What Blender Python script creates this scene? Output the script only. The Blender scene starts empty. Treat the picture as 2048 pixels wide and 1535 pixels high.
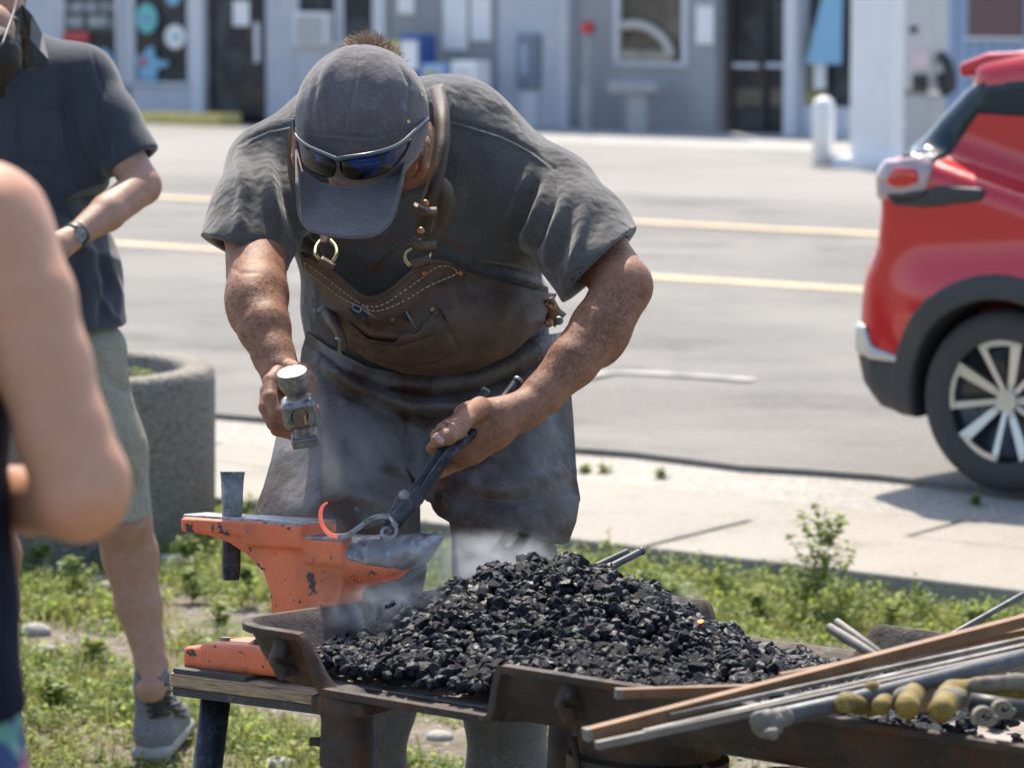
import bpy, math, random
import numpy as np
from mathutils import Vector, Matrix, noise as mnoise
from mathutils.bvhtree import BVHTree
sc = bpy.context.scene
col = sc.collection
random.seed(7); rng = np.random.default_rng(7)
# ---------------------------------------------------------------- camera
F = 7000.0; YH = -80.0; H = 1.79                 # focal length and horizon row (photo pixels), eye height (m)
TH = math.atan((767.5 - YH) / F)
cam = bpy.data.cameras.new('camera'); cam_o = bpy.data.objects.new('camera', cam); col.objects.link(cam_o)
cam_o.location = (0, 0, H); cam_o.rotation_euler = (math.pi/2 - TH, 0, 0)
cam.sensor_width = 36; cam.lens = F/2048*36; cam.clip_end = 2000; cam.clip_start = .1
cam.dof.use_dof = True; cam.dof.focus_distance = 5.86; cam.dof.aperture_fstop = 6.4; cam.dof.aperture_blades = 9
sc.camera = cam_o
# ---------------------------------------------------------------- sky and sun
w = bpy.data.worlds.new('World'); sc.world = w; w.use_nodes = True
nt = w.node_tree; bg = nt.nodes['Background']; sky = nt.nodes.new('ShaderNodeTexSky')
sky.sky_type = 'NISHITA'; sky.sun_disc = False
SUN_EL, SUN_AZ = math.radians(57), math.radians(-7)      # azimuth from +Y (away from camera) towards +X
sky.sun_elevation = SUN_EL; sky.sun_rotation = SUN_AZ
sky.air_density = 1.0; sky.dust_density = 1.6; sky.ozone_density = .8
nt.links.new(sky.outputs[0], bg.inputs[0]); bg.inputs[1].default_value = .115
sun = bpy.data.lights.new('sun', 'SUN'); sun.energy = 3.3; sun.angle = math.radians(.5); sun.color = (1, .91, .77)
sun_o = bpy.data.objects.new('sun', sun); col.objects.link(sun_o)
sd = Vector((math.sin(SUN_AZ)*math.cos(SUN_EL), math.cos(SUN_AZ)*math.cos(SUN_EL), math.sin(SUN_EL)))
sun_o.rotation_euler = sd.to_track_quat('Z', 'Y').to_euler()
sun_o.location = (0, 0, 20)
sc.view_settings.view_transform = 'Standard'; sc.view_settings.look = 'None'
sc.view_settings.exposure = 1.32; sc.view_settings.gamma = 1
# ---------------------------------------------------------------- measuring
A = np.array
FW = A([0, math.cos(TH), -math.sin(TH)]); UP = A([0, math.sin(TH), math.cos(TH)]); CO = A([0, 0, H])
def ray(px, py): return FW + A([1., 0, 0])*(px-1024)/F + UP*(767.5-py)/F
def P(px, py, s): return CO + ray(px, py)*(F/s)            # s = photo pixels per metre at that depth
def G(px, py, z=0.):
    r = ray(px, py); return CO + r*((z-H)/r[2])
def proj(V):
    V = np.asarray(V, float) - CO; d = V@FW
    return 1024 + F*V[..., 0]/d, 767.5 - F*(V@UP)/d, d
def unit(v): v = np.asarray(v, float); return v/np.linalg.norm(v)
# ---------------------------------------------------------------- distance fields
def cone(a, b, ra, rb):
    a = A(a, float); b = A(b, float); ab = b-a; L = max(ab@ab, 1e-12)
    def f(Q):
        t = np.clip(((Q-a)@ab)/L, 0, 1)
        return np.linalg.norm(Q-a-t[:, None]*ab, axis=1) - (ra+(rb-ra)*t)
    r = max(ra, rb); f.lo = np.minimum(a, b)-r; f.hi = np.maximum(a, b)+r; return f
def ell(c, r, R=None):
    c = A(c, float); r = A(r, float); R = np.eye(3) if R is None else A(R, float)   # rows of R = local axes
    def f(Q):
        q = (Q-c)@R.T; k0 = np.linalg.norm(q/r, axis=1); k1 = np.linalg.norm(q/(r*r), axis=1)+1e-9
        return k0*(k0-1)/k1
    m = (np.abs(R.T)*r).sum(1); f.lo = c-m; f.hi = c+m; return f
def rbox(c, h, R=None, rd=0.):
    c = A(c, float); h = A(h, float)-rd; R = np.eye(3) if R is None else A(R, float)
    def f(Q):
        q = np.abs((Q-c)@R.T)-h
        return np.linalg.norm(np.maximum(q, 0), axis=1)+np.minimum(q.max(1), 0)-rd
    m = (np.abs(R.T)*(h+rd)).sum(1); f.lo = c-m; f.hi = c+m; return f
def poly2(pts):
    pts = A(pts, float)
    def g(x, y):
        d = np.full(x.shape, 1e9); s = np.ones(x.shape); n = len(pts); j = n-1
        for i in range(n):
            ex, ey = pts[j]-pts[i]; wx = x-pts[i, 0]; wy = y-pts[i, 1]
            t = np.clip((wx*ex+wy*ey)/(ex*ex+ey*ey+1e-12), 0, 1)
            d = np.minimum(d, (wx-ex*t)**2+(wy-ey*t)**2)
            c1 = y >= pts[i, 1]; c2 = y < pts[j, 1]; c3 = ex*wy > ey*wx
            s = np.where((c1 & c2 & c3) | (~c1 & ~c2 & ~c3), -s, s); j = i
        return s*np.sqrt(d)
    return g
def prism(pts, o, ex, ey, ez, z0, z1, rd=0.):
    """2D outline in the (ex, ey) plane, extruded from z0 to z1 along ez"""
    o = A(o, float); R = A([ex, ey, ez], float); g = poly2(pts); pts = A(pts, float)
    def f(Q):
        q = (Q-o)@R.T; d = g(q[:, 0], q[:, 1])+rd; wz = np.abs(q[:, 2]-(z0+z1)/2)-(z1-z0)/2+rd
        return np.minimum(np.maximum(d, wz), 0)+np.hypot(np.maximum(d, 0), np.maximum(wz, 0))-rd
    cs = A([o+R.T@A([x, y, z]) for x, y in pts for z in (z0, z1)]); f.lo = cs.min(0); f.hi = cs.max(0); return f
def chain(pts, k=0.):
    """pts = [(point, radius), ...] -> list of prims"""
    return [('+', cone(a[0], b[0], a[1], b[1]), k) for a, b in zip(pts[:-1], pts[1:])]
def J(px, py, s, r): return (P(px, py, s), r/s)
def field(prims, Q):
    d = np.full(len(Q), 1e3)
    for op, f, k in prims:
        e = f(Q)
        if op == '+':
            if k > 0: h = np.clip(.5+.5*(e-d)/k, 0, 1); d = e+(d-e)*h-k*h*(1-h)
            else: d = np.minimum(d, e)
        elif op == '-':
            if k > 0: h = np.clip(.5-.5*(d+e)/k, 0, 1); d = d+(-e-d)*h+k*h*(1-h)
            else: d = np.maximum(d, -e)
        else:
            if k > 0: h = np.clip(.5-.5*(e-d)/k, 0, 1); d = e+(d-e)*h+k*h*(1-h)
            else: d = np.maximum(d, e)
    return d
def mesh_field(prims, res, bs=20, smooth=1, disp=None):
    """surface nets over the blocks that the surface crosses"""
    los = A([f.lo for op, f, k in prims if op == '+']); his = A([f.hi for op, f, k in prims if op == '+'])
    lo = los.min(0)-3*res; hi = his.max(0)+3*res
    nb = np.ceil((hi-lo)/(res*bs)).astype(int)+1; N = nb*bs+4
    ii = np.stack(np.meshgrid(*[np.arange(n) for n in nb], indexing='ij'), -1).reshape(-1, 3)
    cen = lo+(ii+.5)*bs*res; Rb = bs*res*.9
    D0 = field(prims, cen); keep = np.abs(D0) < Rb*1.5+.01
    ii = ii[keep]; cen = cen[keep]
    PD = A([f(cen) for op, f, k in prims]); mn = np.min(np.where(A([op == '+' for op, f, k in prims])[:, None], PD, 1e9), 0)
    ax = np.arange(-1, bs+1); base = np.stack(np.meshgrid(ax, ax, ax, indexing='ij'), -1)
    n = bs+2; VK = []; VP = []; QK = []
    E = []
    for a in range(3):
        b, c = [x for x in range(3) if x != a]
        for db in (0, 1):
            for dc in (0, 1):
                o = [0, 0, 0]; o[b] = db; o[c] = dc; E.append((a, tuple(o)))
    for bi in range(len(ii)):
        sub = []
        for pi, (op, f, k) in enumerate(prims):
            d = PD[pi, bi]
            if len(prims) < 26: sub.append((op, f, k)); continue
            if op == '+' and d > mn[bi]+2.4*Rb+k+.005: continue
            if op == '-' and d > 1.4*Rb+k+.005: continue
            if op == '&' and d < -1.4*Rb-k-.005: continue
            sub.append((op, f, k))
        if not sub or sub[0][0] != '+' : 
            if not any(s_[0] == '+' for s_ in sub): continue
        g = base+ii[bi]*bs
        Q = (lo+g*res).reshape(-1, 3)
        D = field(sub, Q)
        if disp is not None: D = D-disp(Q)
        D = D.reshape(n, n, n); S = D < 0
        if S.all() or not S.any(): continue
        cnt = np.zeros((n-1,)*3, int)
        for dx in (0, 1):
            for dy in (0, 1):
                for dz in (0, 1): cnt += S[dx:n-1+dx, dy:n-1+dy, dz:n-1+dz]
        mix = (cnt > 0) & (cnt < 8)
        acc = np.zeros(mix.shape+(3,)); num = np.zeros(mix.shape)
        for a, o in E:
            s0 = tuple(slice(o[i], n-1+o[i]) for i in range(3))
            o2 = list(o); o2[a] += 1; s1 = tuple(slice(o2[i], n-1+o2[i]) if i != a else slice(1, n) for i in range(3))
            d0 = D[s0]; d1 = D[s1]; m = (d0 < 0) != (d1 < 0); t = np.where(m, d0/np.where(m, d0-d1, 1), 0)
            for i in range(3):
                acc[..., i] += np.where(m, (t if i == a else o[i]), 0)
            num += m
        ci = np.argwhere(mix); g0 = ii[bi]*bs-1
        gi = ci+g0+2
        key = (gi[:, 0]*N[1]+gi[:, 1])*N[2]+gi[:, 2]
        ac = acc[mix]/num[mix][:, None]
        VK.append(key); VP.append(lo+(ci+g0+ac)*res)
        for a in range(3):
            b, c = [(1, 2), (2, 0), (0, 1)][a]
            # edges starting at corners 1..bs (local idx), direction a
            sl = [slice(1, bs+1)]*3; sl1 = list(sl); sl1[a] = slice(2, bs+2)
            m = S[tuple(sl)] != S[tuple(sl1)]
            e = np.argwhere(m)+1
            if not len(e): continue
            ins = S[tuple(e.T)]
            ge = e+g0+2
            def kk(db, dc):
                q = ge.copy(); q[:, b] -= db; q[:, c] -= dc
                return (q[:, 0]*N[1]+q[:, 1])*N[2]+q[:, 2]
            q = np.stack([kk(1, 1), kk(0, 1), kk(0, 0), kk(1, 0)], 1)
            q[~ins] = q[~ins][:, ::-1]
            QK.append(q)
    VK = np.concatenate(VK); VP = np.concatenate(VP); QK = np.concatenate(QK)
    uk, ui = np.unique(VK, return_index=True); V = VP[ui]
    Fq = np.searchsorted(uk, QK); Fq = np.clip(Fq, 0, len(uk)-1)
    ok = (uk[Fq] == QK).all(1); Fq = Fq[ok]
    used = np.unique(Fq); rem = np.full(len(V), -1); rem[used] = np.arange(len(used)); V = V[used]; Fq = rem[Fq]
    for _ in range(smooth): V = laplace(V, Fq, .5)
    return V, Fq
def laplace(V, Fq, lam):
    acc = np.zeros_like(V); n = np.zeros(len(V))
    for i in range(4):
        a = Fq[:, i]; b = Fq[:, (i+1) % 4]
        for j in range(3):
            acc[:, j] += np.bincount(a, V[b, j], len(V))+np.bincount(b, V[a, j], len(V))
        n += np.bincount(a, minlength=len(V))+np.bincount(b, minlength=len(V))
    return V+lam*(acc/np.maximum(n, 1)[:, None]-V)
def vnormals(V, Fq):
    n = np.cross(V[Fq[:, 2]]-V[Fq[:, 0]], V[Fq[:, 3]]-V[Fq[:, 1]]); out = np.zeros_like(V)
    for i in range(4):
        for j in range(3): out[:, j] += np.bincount(Fq[:, i], n[:, j], len(V))
    return out/(np.linalg.norm(out, axis=1)[:, None]+1e-12)
def polyd(x, y, pts):
    """distance in photo pixels to a polyline, and the fraction along it"""
    pts = A(pts, float); L = np.r_[0, np.cumsum(np.hypot(*np.diff(pts, axis=0).T))]
    d = np.full(x.shape, 1e9); tt = np.zeros(x.shape)
    for i in range(len(pts)-1):
        e = pts[i+1]-pts[i]; wx = x-pts[i, 0]; wy = y-pts[i, 1]; t = np.clip((wx*e[0]+wy*e[1])/(e@e), 0, 1)
        q = np.hypot(wx-e[0]*t, wy-e[1]*t); m = q < d; d = np.where(m, q, d); tt = np.where(m, (L[i]+t*(L[i+1]-L[i]))/L[-1], tt)
    return d, tt
def creases(V, Fq, lines, facing=True, guard=()):
    """cloth folds modelled into the mesh: lines = [(points, width, height in mm), ...]"""
    Nn = vnormals(V, Fq); x, y, dd = proj(V); w_ = np.clip(-(Nn@FW)*2.5+.3, 0, 1) if facing else 1
    off = np.zeros(len(V))
    for pts, wd, amp in lines:
        d, t = polyd(x, y, pts)
        off += amp*.001*np.exp(-(d/wd)**2)*np.sin(np.pi*np.clip(t*.9+.05, 0, 1))**.6
    for g in guard: off *= np.clip((polyd(x, y, g)[0]-6)/26, 0, 1)
    return V+Nn*(off*w_)[:, None]
def fbm(Q, sc_, seed=0., octv=3):
    out = np.zeros(len(Q)); amp = 1.; fr = sc_
    r = np.random.default_rng(int(seed)+11)
    for _ in range(octv):                                      # sum of randomly oriented sines, cheap and smooth
        for _k in range(6):
            d = unit(r.normal(size=3)); ph = r.uniform(0, 6.28); wv = r.normal(size=3)
            out += amp/6*np.sin(Q@d*fr+ph+1.3*np.sin(Q@unit(wv)*fr*.6+ph*2))
        amp *= .5; fr *= 2.1
    return out
# ---------------------------------------------------------------- meshes and objects
def mk(V, Fs, smooth=True, name='mesh'):
    me = bpy.data.meshes.new(name)
    if isinstance(Fs, np.ndarray):
        k = Fs.shape[1]; me.vertices.add(len(V)); me.vertices.foreach_set('co', np.asarray(V, np.float32).ravel())
        me.loops.add(Fs.size); me.loops.foreach_set('vertex_index', Fs.astype(np.int32).ravel())
        me.polygons.add(len(Fs)); me.polygons.foreach_set('loop_start', np.arange(0, Fs.size, k, dtype=np.int32))
        try: me.polygons.foreach_set('loop_total', np.full(len(Fs), k, np.int32))
        except Exception: pass
        me.update(calc_edges=True); me.validate()
    else: me.from_pydata([tuple(v) for v in V], [], [tuple(f) for f in Fs])
    me.polygons.foreach_set('use_smooth', np.full(len(me.polygons), smooth)); me.update(); return me
WM = {}
def link(name, me, mt=None, parent=None, loc=None):
    o = bpy.data.objects.new(name, me); col.objects.link(o)
    if mt is not None and me is not None:
        me.materials.clear(); me.materials.append(mt)
    if parent is not None:
        o.parent = parent; o.matrix_parent_inverse = WM.get(parent.name, Matrix()).inverted()
    m = Matrix()
    if loc is not None: o.location = loc; m = Matrix.Translation(Vector(loc))
    WM[o.name] = m
    return o
def thing(name, label, cat, loc=(0, 0, 0), group=None):
    o = link(name, None, loc=tuple(float(x) for x in loc)); return tag(o, label, cat, group)
def tag(o, label, cat=None, group=None):
    o['label'] = label
    if cat: o['category'] = cat
    if group: o['group'] = group
    return o
def kind(o, k='structure'): o['kind'] = k; return o
class MB:
    def __init__(s): s.V = []; s.F = []
    def add(s, V, Fs):
        b = len(s.V); s.V += [tuple(v) for v in V]; s.F += [tuple(int(i)+b for i in f) for f in Fs]; return s
    def box(s, c, h, R=None):
        R = np.eye(3) if R is None else A(R, float); c = A(c, float)
        V = [c+R.T@(A([x, y, z])*A(h, float)) for x in (-1, 1) for y in (-1, 1) for z in (-1, 1)]
        return s.add(V, [(0, 1, 3, 2), (4, 6, 7, 5), (0, 4, 5, 1), (2, 3, 7, 6), (0, 2, 6, 4), (1, 5, 7, 3)])
    def tube(s, pts, r, n=12, caps=True, flat=1.):
        pts = [A(p, float) for p in pts]; m = len(pts); r = [r]*m if np.isscalar(r) else r
        V = []; up = None
        for i in range(m):
            t = unit(pts[min(i+1, m-1)]-pts[max(i-1, 0)])
            if up is None:
                up = A([0, 0, 1.]) if abs(t[2]) < .9 else A([0, 1., 0])
            u = unit(up-t*(up@t)); up = u; v = np.cross(t, u)
            for j in range(n):
                a = 2*math.pi*j/n; V.append(pts[i]+r[i]*(math.cos(a)*u*flat+math.sin(a)*v))
        Fs = [(i*n+j, i*n+(j+1) % n, (i+1)*n+(j+1) % n, (i+1)*n+j) for i in range(m-1) for j in range(n)]
        if caps: Fs += [tuple(range(n-1, -1, -1)), tuple((m-1)*n+j for j in range(n))]
        return s.add(V, Fs)
    def loft(s, secs, caps=True):
        n = len(secs[0]); V = [v for q in secs for v in q]; m = len(secs)
        Fs = [(i*n+j, i*n+(j+1) % n, (i+1)*n+(j+1) % n, (i+1)*n+j) for i in range(m-1) for j in range(n)]
        if caps: Fs += [tuple(range(n-1, -1, -1)), tuple((m-1)*n+j for j in range(n))]
        return s.add(V, Fs)
    def extr(s, pts, o, ex, ey, ez, z0, z1):
        o, ex, ey, ez = [A(q, float) for q in (o, ex, ey, ez)]; n = len(pts)
        V = [o+ex*x+ey*y+ez*z for z in (z0, z1) for x, y in pts]
        return s.add(V, [tuple(range(n-1, -1, -1)), tuple(range(n, 2*n))]+[(j, (j+1) % n, n+(j+1) % n, n+j) for j in range(n)])
    def build(s, name, mt, parent=None, smooth=False, bevel=0., seg=2, auto=None):
        me = mk(s.V, s.F, smooth, name); o = link(name, me, mt, parent)
        me.update()
        import bmesh
        b = bmesh.new(); b.from_mesh(me); bmesh.ops.recalc_face_normals(b, faces=b.faces); b.to_mesh(me); b.free()
        if bevel:
            m = o.modifiers.new('bevel', 'BEVEL'); m.width = bevel; m.segments = seg; m.limit_method = 'ANGLE'; m.angle_limit = .6
            if not smooth: me.polygons.foreach_set('use_smooth', np.ones(len(me.polygons), bool)); m.harden_normals = True
        return o
def cat(pts, n=8):
    pts = [A(p, float) for p in pts]; out = []; q = [2*pts[0]-pts[1]]+pts+[2*pts[-1]-pts[-2]]
    for i in range(1, len(q)-2):
        a, b, c, d = q[i-1:i+3]
        for k in range(n):
            t = k/n; out.append(.5*((2*b)+(-a+c)*t+(2*a-5*b+4*c-d)*t*t+(-a+3*b-3*c+d)*t**3))
    out.append(pts[-1]); return out
def sq(w_, h_, n=16, p=4.):
    out = []
    for j in range(n):
        a = 2*math.pi*(j+.5)/n; c, s_ = math.cos(a), math.sin(a); r = (abs(c)**p+abs(s_)**p)**(-1/p); out.append((w_*r*c, h_*r*s_))
    return out
def frame(z, up=(0, 0, 1)):
    z = unit(z); x = unit(np.cross(up, z)); return x, np.cross(z, x), z
def ramp_curve(pts, t):
    pts = A(pts, float); L = np.r_[0, np.cumsum(np.hypot(*np.diff(pts, axis=0).T))]; L /= L[-1]
    return np.stack([np.interp(t, L, pts[:, 0]), np.interp(t, L, pts[:, 1])], -1)
# ---------------------------------------------------------------- materials
def mat(name, base, rough=.6, metal=0., mixes=(), rmix=None, bump=(), spec=.5, coat=0., sheen=0., sss=0., sssr=(.01, .004, .002), emit=None, es=1., stretch=None, coord='Object'):
    m = bpy.data.materials.new(name); m.use_nodes = True; n = m.node_tree.nodes; l = m.node_tree.links; b = n['Principled BSDF']
    tc = n.new('ShaderNodeTexCoord'); mp = n.new('ShaderNodeMapping'); l.new(tc.outputs[coord], mp.inputs[0])
    if stretch: mp.inputs['Scale'].default_value = stretch
    def noise_(scale, detail=4, kind_='n'):
        if kind_ == 'v': t = n.new('ShaderNodeTexVoronoi')
        else: t = n.new('ShaderNodeTexNoise'); t.inputs['Detail'].default_value = detail; t.inputs['Roughness'].default_value = .6
        t.inputs['Scale'].default_value = scale; l.new(mp.outputs[0], t.inputs['Vector']); return t.outputs[0]
    def rng_(v, lo, hi, a=0., b_=1.):
        r = n.new('ShaderNodeMapRange'); l.new(v, r.inputs[0]); r.inputs[1].default_value = lo; r.inputs[2].default_value = hi
        r.inputs[3].default_value = a; r.inputs[4].default_value = b_; return r.outputs[0]
    cur = None
    for mx in mixes:
        c, scale, lo, hi = mx[:4]; det = mx[4] if len(mx) > 4 else 5; kd = mx[5] if len(mx) > 5 else 'n'
        fac = rng_(noise_(scale, det, kd), lo, hi)
        x = n.new('ShaderNodeMix'); x.data_type = 'RGBA'; l.new(fac, x.inputs[0])
        if cur is None: x.inputs[6].default_value = (*base, 1)
        else: l.new(cur, x.inputs[6])
        x.inputs[7].default_value = (*c, 1); cur = x.outputs[2]
    if cur is None: b.inputs['Base Color'].default_value = (*base, 1)
    else: l.new(cur, b.inputs['Base Color'])
    if rmix: l.new(rng_(noise_(rmix[0], 5), rmix[1], rmix[2], rough, rmix[3]), b.inputs['Roughness'])
    else: b.inputs['Roughness'].default_value = rough
    b.inputs['Metallic'].default_value = metal; b.inputs['Specular IOR Level'].default_value = spec
    b.inputs['Coat Weight'].default_value = coat; b.inputs['Sheen Weight'].default_value = sheen
    if sss: b.inputs['Subsurface Weight'].default_value = sss; b.inputs['Subsurface Radius'].default_value = sssr; b.inputs['Subsurface Scale'].default_value = 1
    if emit: b.inputs['Emission Color'].default_value = (*emit, 1); b.inputs['Emission Strength'].default_value = es
    prev = None
    for bp in bump:
        scale, dist = bp[:2]; det = bp[2] if len(bp) > 2 else 4; kd = bp[3] if len(bp) > 3 else 'n'
        u = n.new('ShaderNodeBump'); u.inputs['Strength'].default_value = 1; u.inputs['Distance'].default_value = dist
        l.new(noise_(scale, det, kd), u.inputs['Height'])
        if prev: l.new(prev, u.inputs['Normal'])
        prev = u.outputs[0]
    if prev: l.new(prev, b.inputs['Normal'])
    return m
# ================================================================ the setting
RA = math.radians(35.5); RE = A([math.cos(RA), -math.sin(RA), 0]); RN = A([math.sin(RA), math.cos(RA), 0]); ZZ = A([0, 0, 1.])
V0 = G(1024, 896)@RN; SL = .033                     # kerb line; the road falls away beyond it
def W(u, v, z=0.): return RE*u+RN*v+ZZ*z
def zroad(v): return -SL*max(v-V0, 0)
def GV(px, py):
    r = ray(px, py); t = (CO[2]-SL*V0)/(-(r[2]+SL*(r@RN))) if True else 0
    t = -(CO[2]+SL*(CO@RN-V0))/(r[2]+SL*(r@RN)); return CO+r*t
def onv(px, py, v):
    r = ray(px, py); t = v/(r@RN); return CO+r*t
m_asph = mat('asphalt', (.138, .132, .123), .85, mixes=[((.185, .177, .165), .30, .42, .60), ((.105, .10, .094), .8, .55, .62, 9), ((.125, .12, .112), 1.7, .52, .72, 8), ((.22, .213, .20), 40, .5, .75)], bump=[(90, .004), (9, .01)], spec=.3)
m_lot = mat('lot', (.20, .192, .18), .9, mixes=[((.24, .23, .217), .25, .4, .6), ((.18, .175, .165), 2.3, .55, .75, 8)], bump=[(60, .004)], spec=.3)
m_conc = mat('concrete', (.245, .224, .19), .85, mixes=[((.29, .268, .23), .8, .35, .65), ((.185, .165, .138), 3.1, .52, .75, 8), ((.33, .31, .275), 60, .45, .7)], bump=[(120, .0015), (14, .004)], spec=.3)
m_gut = mat('gutter', (.23, .213, .187), .9, mixes=[((.29, .27, .24), 1.3, .35, .6), ((.24, .22, .19), 5, .5, .68, 8), ((.5, .48, .45), 70, .45, .7)], bump=[(100, .004), (20, .008)], spec=.3)
m_soil = mat('soil', (.13, .105, .078), .95, mixes=[((.20, .17, .135), 3, .4, .62, 8), ((.11, .09, .065), 9, .5, .7, 8), ((.36, .33, .29), 45, .55, .68), ((.10, .12, .045), 5.5, .52, .66, 6)], bump=[(80, .006), (18, .02)], spec=.2)
def sheet(u0, u1, v0, v1, zf, nu, nv, dz=0.):
    us = np.linspace(u0, u1, nu); vs = np.linspace(v0, v1, nv); V = []
    for v in vs:
        for u in us: V.append(W(u, v, zf(u, v)+dz))
    Fq = A([(j*nu+i, j*nu+i+1, (j+1)*nu+i+1, (j+1)*nu+i) for j in range(nv-1) for i in range(nu-1)])
    return A(V), Fq
# the ground: one sheet from behind the camera to beyond the buildings
def zg(u, v):
    if v > V0-.05: return zroad(v)-.03
    b = .5*math.sin(u*1.3+1)*math.cos(v*1.7)+.5*math.sin(u*2.9+v*2.1)
    return -.06+.012*b
V, Fq = sheet(-60, 60, -25, V0, zg, 120, 180)
kind(link('ground', mk(V, Fq), m_soil))
V, Fq = sheet(-260, 260, V0-.02, 320, lambda u, v: zroad(v)-.03, 12, 20)
kind(link('far_ground', mk(V, Fq), m_lot))
EV = V0+20.4
us = np.linspace(-45, 60, 420); V = []
for u in us:
    e = .028*math.sin(u*3.1)+.02*math.sin(u*7.3+1)+.012*math.sin(u*17)
    V += [W(u, V0+e, 0.0), W(u, V0+e, .028), W(u, V0+.25, .03+zroad(V0+.25)), W(u, EV, zroad(EV)+.012)]
Fq = A([(i*4+k, i*4+4+k, i*4+5+k, i*4+1+k) for i in range(len(us)-1) for k in range(3)])
kind(link('road', mk(V, Fq, False), m_asph))
# narrow concrete gutter, then the pavement slabs with joints and a broken near edge
VG = V0-.55
gz = [W(u, v, z) for u in (-40, 50) for v, z in ((V0+.05, 0.), (VG, .0))]
b = MB(); b.box(W(5, (V0+.06+VG)/2, -.045), (45, (V0+.06-VG)/2, .05), [RE, RN, ZZ]); kind(b.build('gutter', m_gut))
VN = .5*(G(1250, 1100)@RN+G(2048, 1190)@RN)
u_j = [G(x, y)@RE for x, y in ((1560, 1035),)][0]
b = MB(); r0 = random.Random(3)
for row in (0, 1):
    v1 = VG-.012 if row == 0 else VG-.012-(VG-VN)*.40; v0 = VG-(VG-VN)*.40 if row == 0 else VN
    uu = u_j-1.55*16+(.0 if row else .55)
    while uu < 26:
        L = 1.55; b.box(W(uu+L/2, (v0+v1)/2, -.055+r0.uniform(-.003, .003)), (L/2-.012, (v1-v0)/2, .07), [RE, RN, ZZ]); uu += L
pv = b.build('pavement', m_conc, bevel=.012); kind(pv)
# joint lines in photo run obliquely; yellow lane lines and a white parking tick are thin sheets on the asphalt
m_yel = mat('yellow_paint', (.50, .385, .235), .7, mixes=[((.22, .20, .16), 5, .52, .66, 9)], spec=.3)
m_wht = mat('white_paint', (.36, .35, .33), .7, mixes=[((.18, .175, .165), 7, .46, .62, 9)], spec=.3)
def stripe(v, wd, mt, name, u0=-45, u1=55):
    V = [W(u, vv, zroad(vv)+.028) for vv in (v-wd/2, v+wd/2) for u in np.linspace(u0, u1, 30)]
    return kind(link(name, mk(V, A([(i, i+1, 31+i, 30+i) for i in range(29)]), False), mt))
v1 = GV(1024, 543)@RN; v2 = GV(1024, 436)@RN
stripe(v1, .36, m_yel, 'lane_marking'); stripe(v2, .5, m_yel, 'lane_marking')
def mark(pts, wd, name):
    pts = [GV(*p)+ZZ*.04 for p in pts]; V = []
    for i, p in enumerate(pts):
        t = unit(pts[min(i+1, len(pts)-1)]-pts[max(i-1, 0)]); n_ = np.cross(ZZ, t); V += [p-n_*wd/2, p+n_*wd/2]
    return kind(link(name, mk(V, A([(2*i, 2*i+1, 2*i+3, 2*i+2) for i in range(len(pts)-1)]), False), m_wht))
mark([(1060, 800), (1150, 775), (1205, 762), (1260, 760), (1400, 768), (1505, 776)], .10, 'parking_marking')
# ---------------------------------------------------------------- the shop fronts across the road
VB = GV(1400, 277)@RN
m_wall_b = mat('blue_grey_board', (.52, .53, .56), .8, mixes=[((.44, .48, .55), 2, .4, .7)], spec=.3)
m_wall_g = mat('grey_board', (.36, .362, .37), .85, mixes=[((.31, .325, .35), 1.5, .4, .7)], spec=.3)
m_trim = mat('pale_trim', (.62, .64, .68), .7, spec=.3)
m_dark = mat('dark_glass', (.028, .03, .034), .35, mixes=[((.09, .06, .045), 1.6, .52, .7), ((.06, .07, .08), .9, .5, .6)], spec=.25)
m_reflglass = mat('tan_reflection_glass', (.10, .085, .065), .35, mixes=[((.22, .19, .15), 1.1, .5, .75)], spec=.3)  # tan and brown reflection put into the pane colour
m_white = mat('white_gloss', (.80, .80, .80), .5, mixes=[((.74, .74, .75), 2, .4, .7)])
m_black = mat('black_plastic', (.02, .02, .022), .5)
def fr(px0, py0, px1, py1, d0, d1, mb, v=None):
    """a box on the facade, from its photo rectangle; d0..d1 = how far it stands out towards the road"""
    v = VB if v is None else v; pm = (px0+px1)/2; ym = (py0+py1)/2
    u0 = onv(px0, ym, v)@RE; u1 = onv(px1, ym, v)@RE; z1 = onv(pm, py0, v)[2]; z0 = onv(pm, py1, v)[2]
    return mb.box(W((u0+u1)/2, v-(d0+d1)/2, (z0+z1)/2), (abs(u1-u0)/2, abs(d1-d0)/2, abs(z1-z0)/2), [RE, RN, ZZ])
def disc(px, py, r, d, mb, rx=None, v=None, n=28, th=.03):
    v = VB if v is None else v; c = onv(px, py, v)-RN*d; rx = rx or r
    pts = [(rx*math.cos(2*math.pi*i/n), r*math.sin(2*math.pi*i/n)) for i in range(n)]
    return mb.extr(pts, c, RE, ZZ, -RN, 0, th)
def bz(px): return zroad(VB)
ZB = zroad(VB)
shop = thing('shop_building', 'pale blue grey shop front with tall dark windows and a dark open doorway', 'building', onv(300, 240, VB))
def part(mb, name, mt, par, **k): return mb.build(name, mt, par, **k)
YT = -260                                            # top of the walls in photo rows, above the frame
b = MB()
for r_ in ((-1500, YT, 122, 300), (240, YT, 262, 300), (120, 172, 415, 300), (383, YT, 415, 300), (530, YT, 592, 300), (590, 92, 760, 300)): fr(*r_, -.3, 0, b)
part(b, 'wall', m_wall_b, shop)
b = MB(); fr(-260, YT, 780, 300, -1.6, -.9, b); part(b, 'interior_wall', m_dark, shop)
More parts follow.
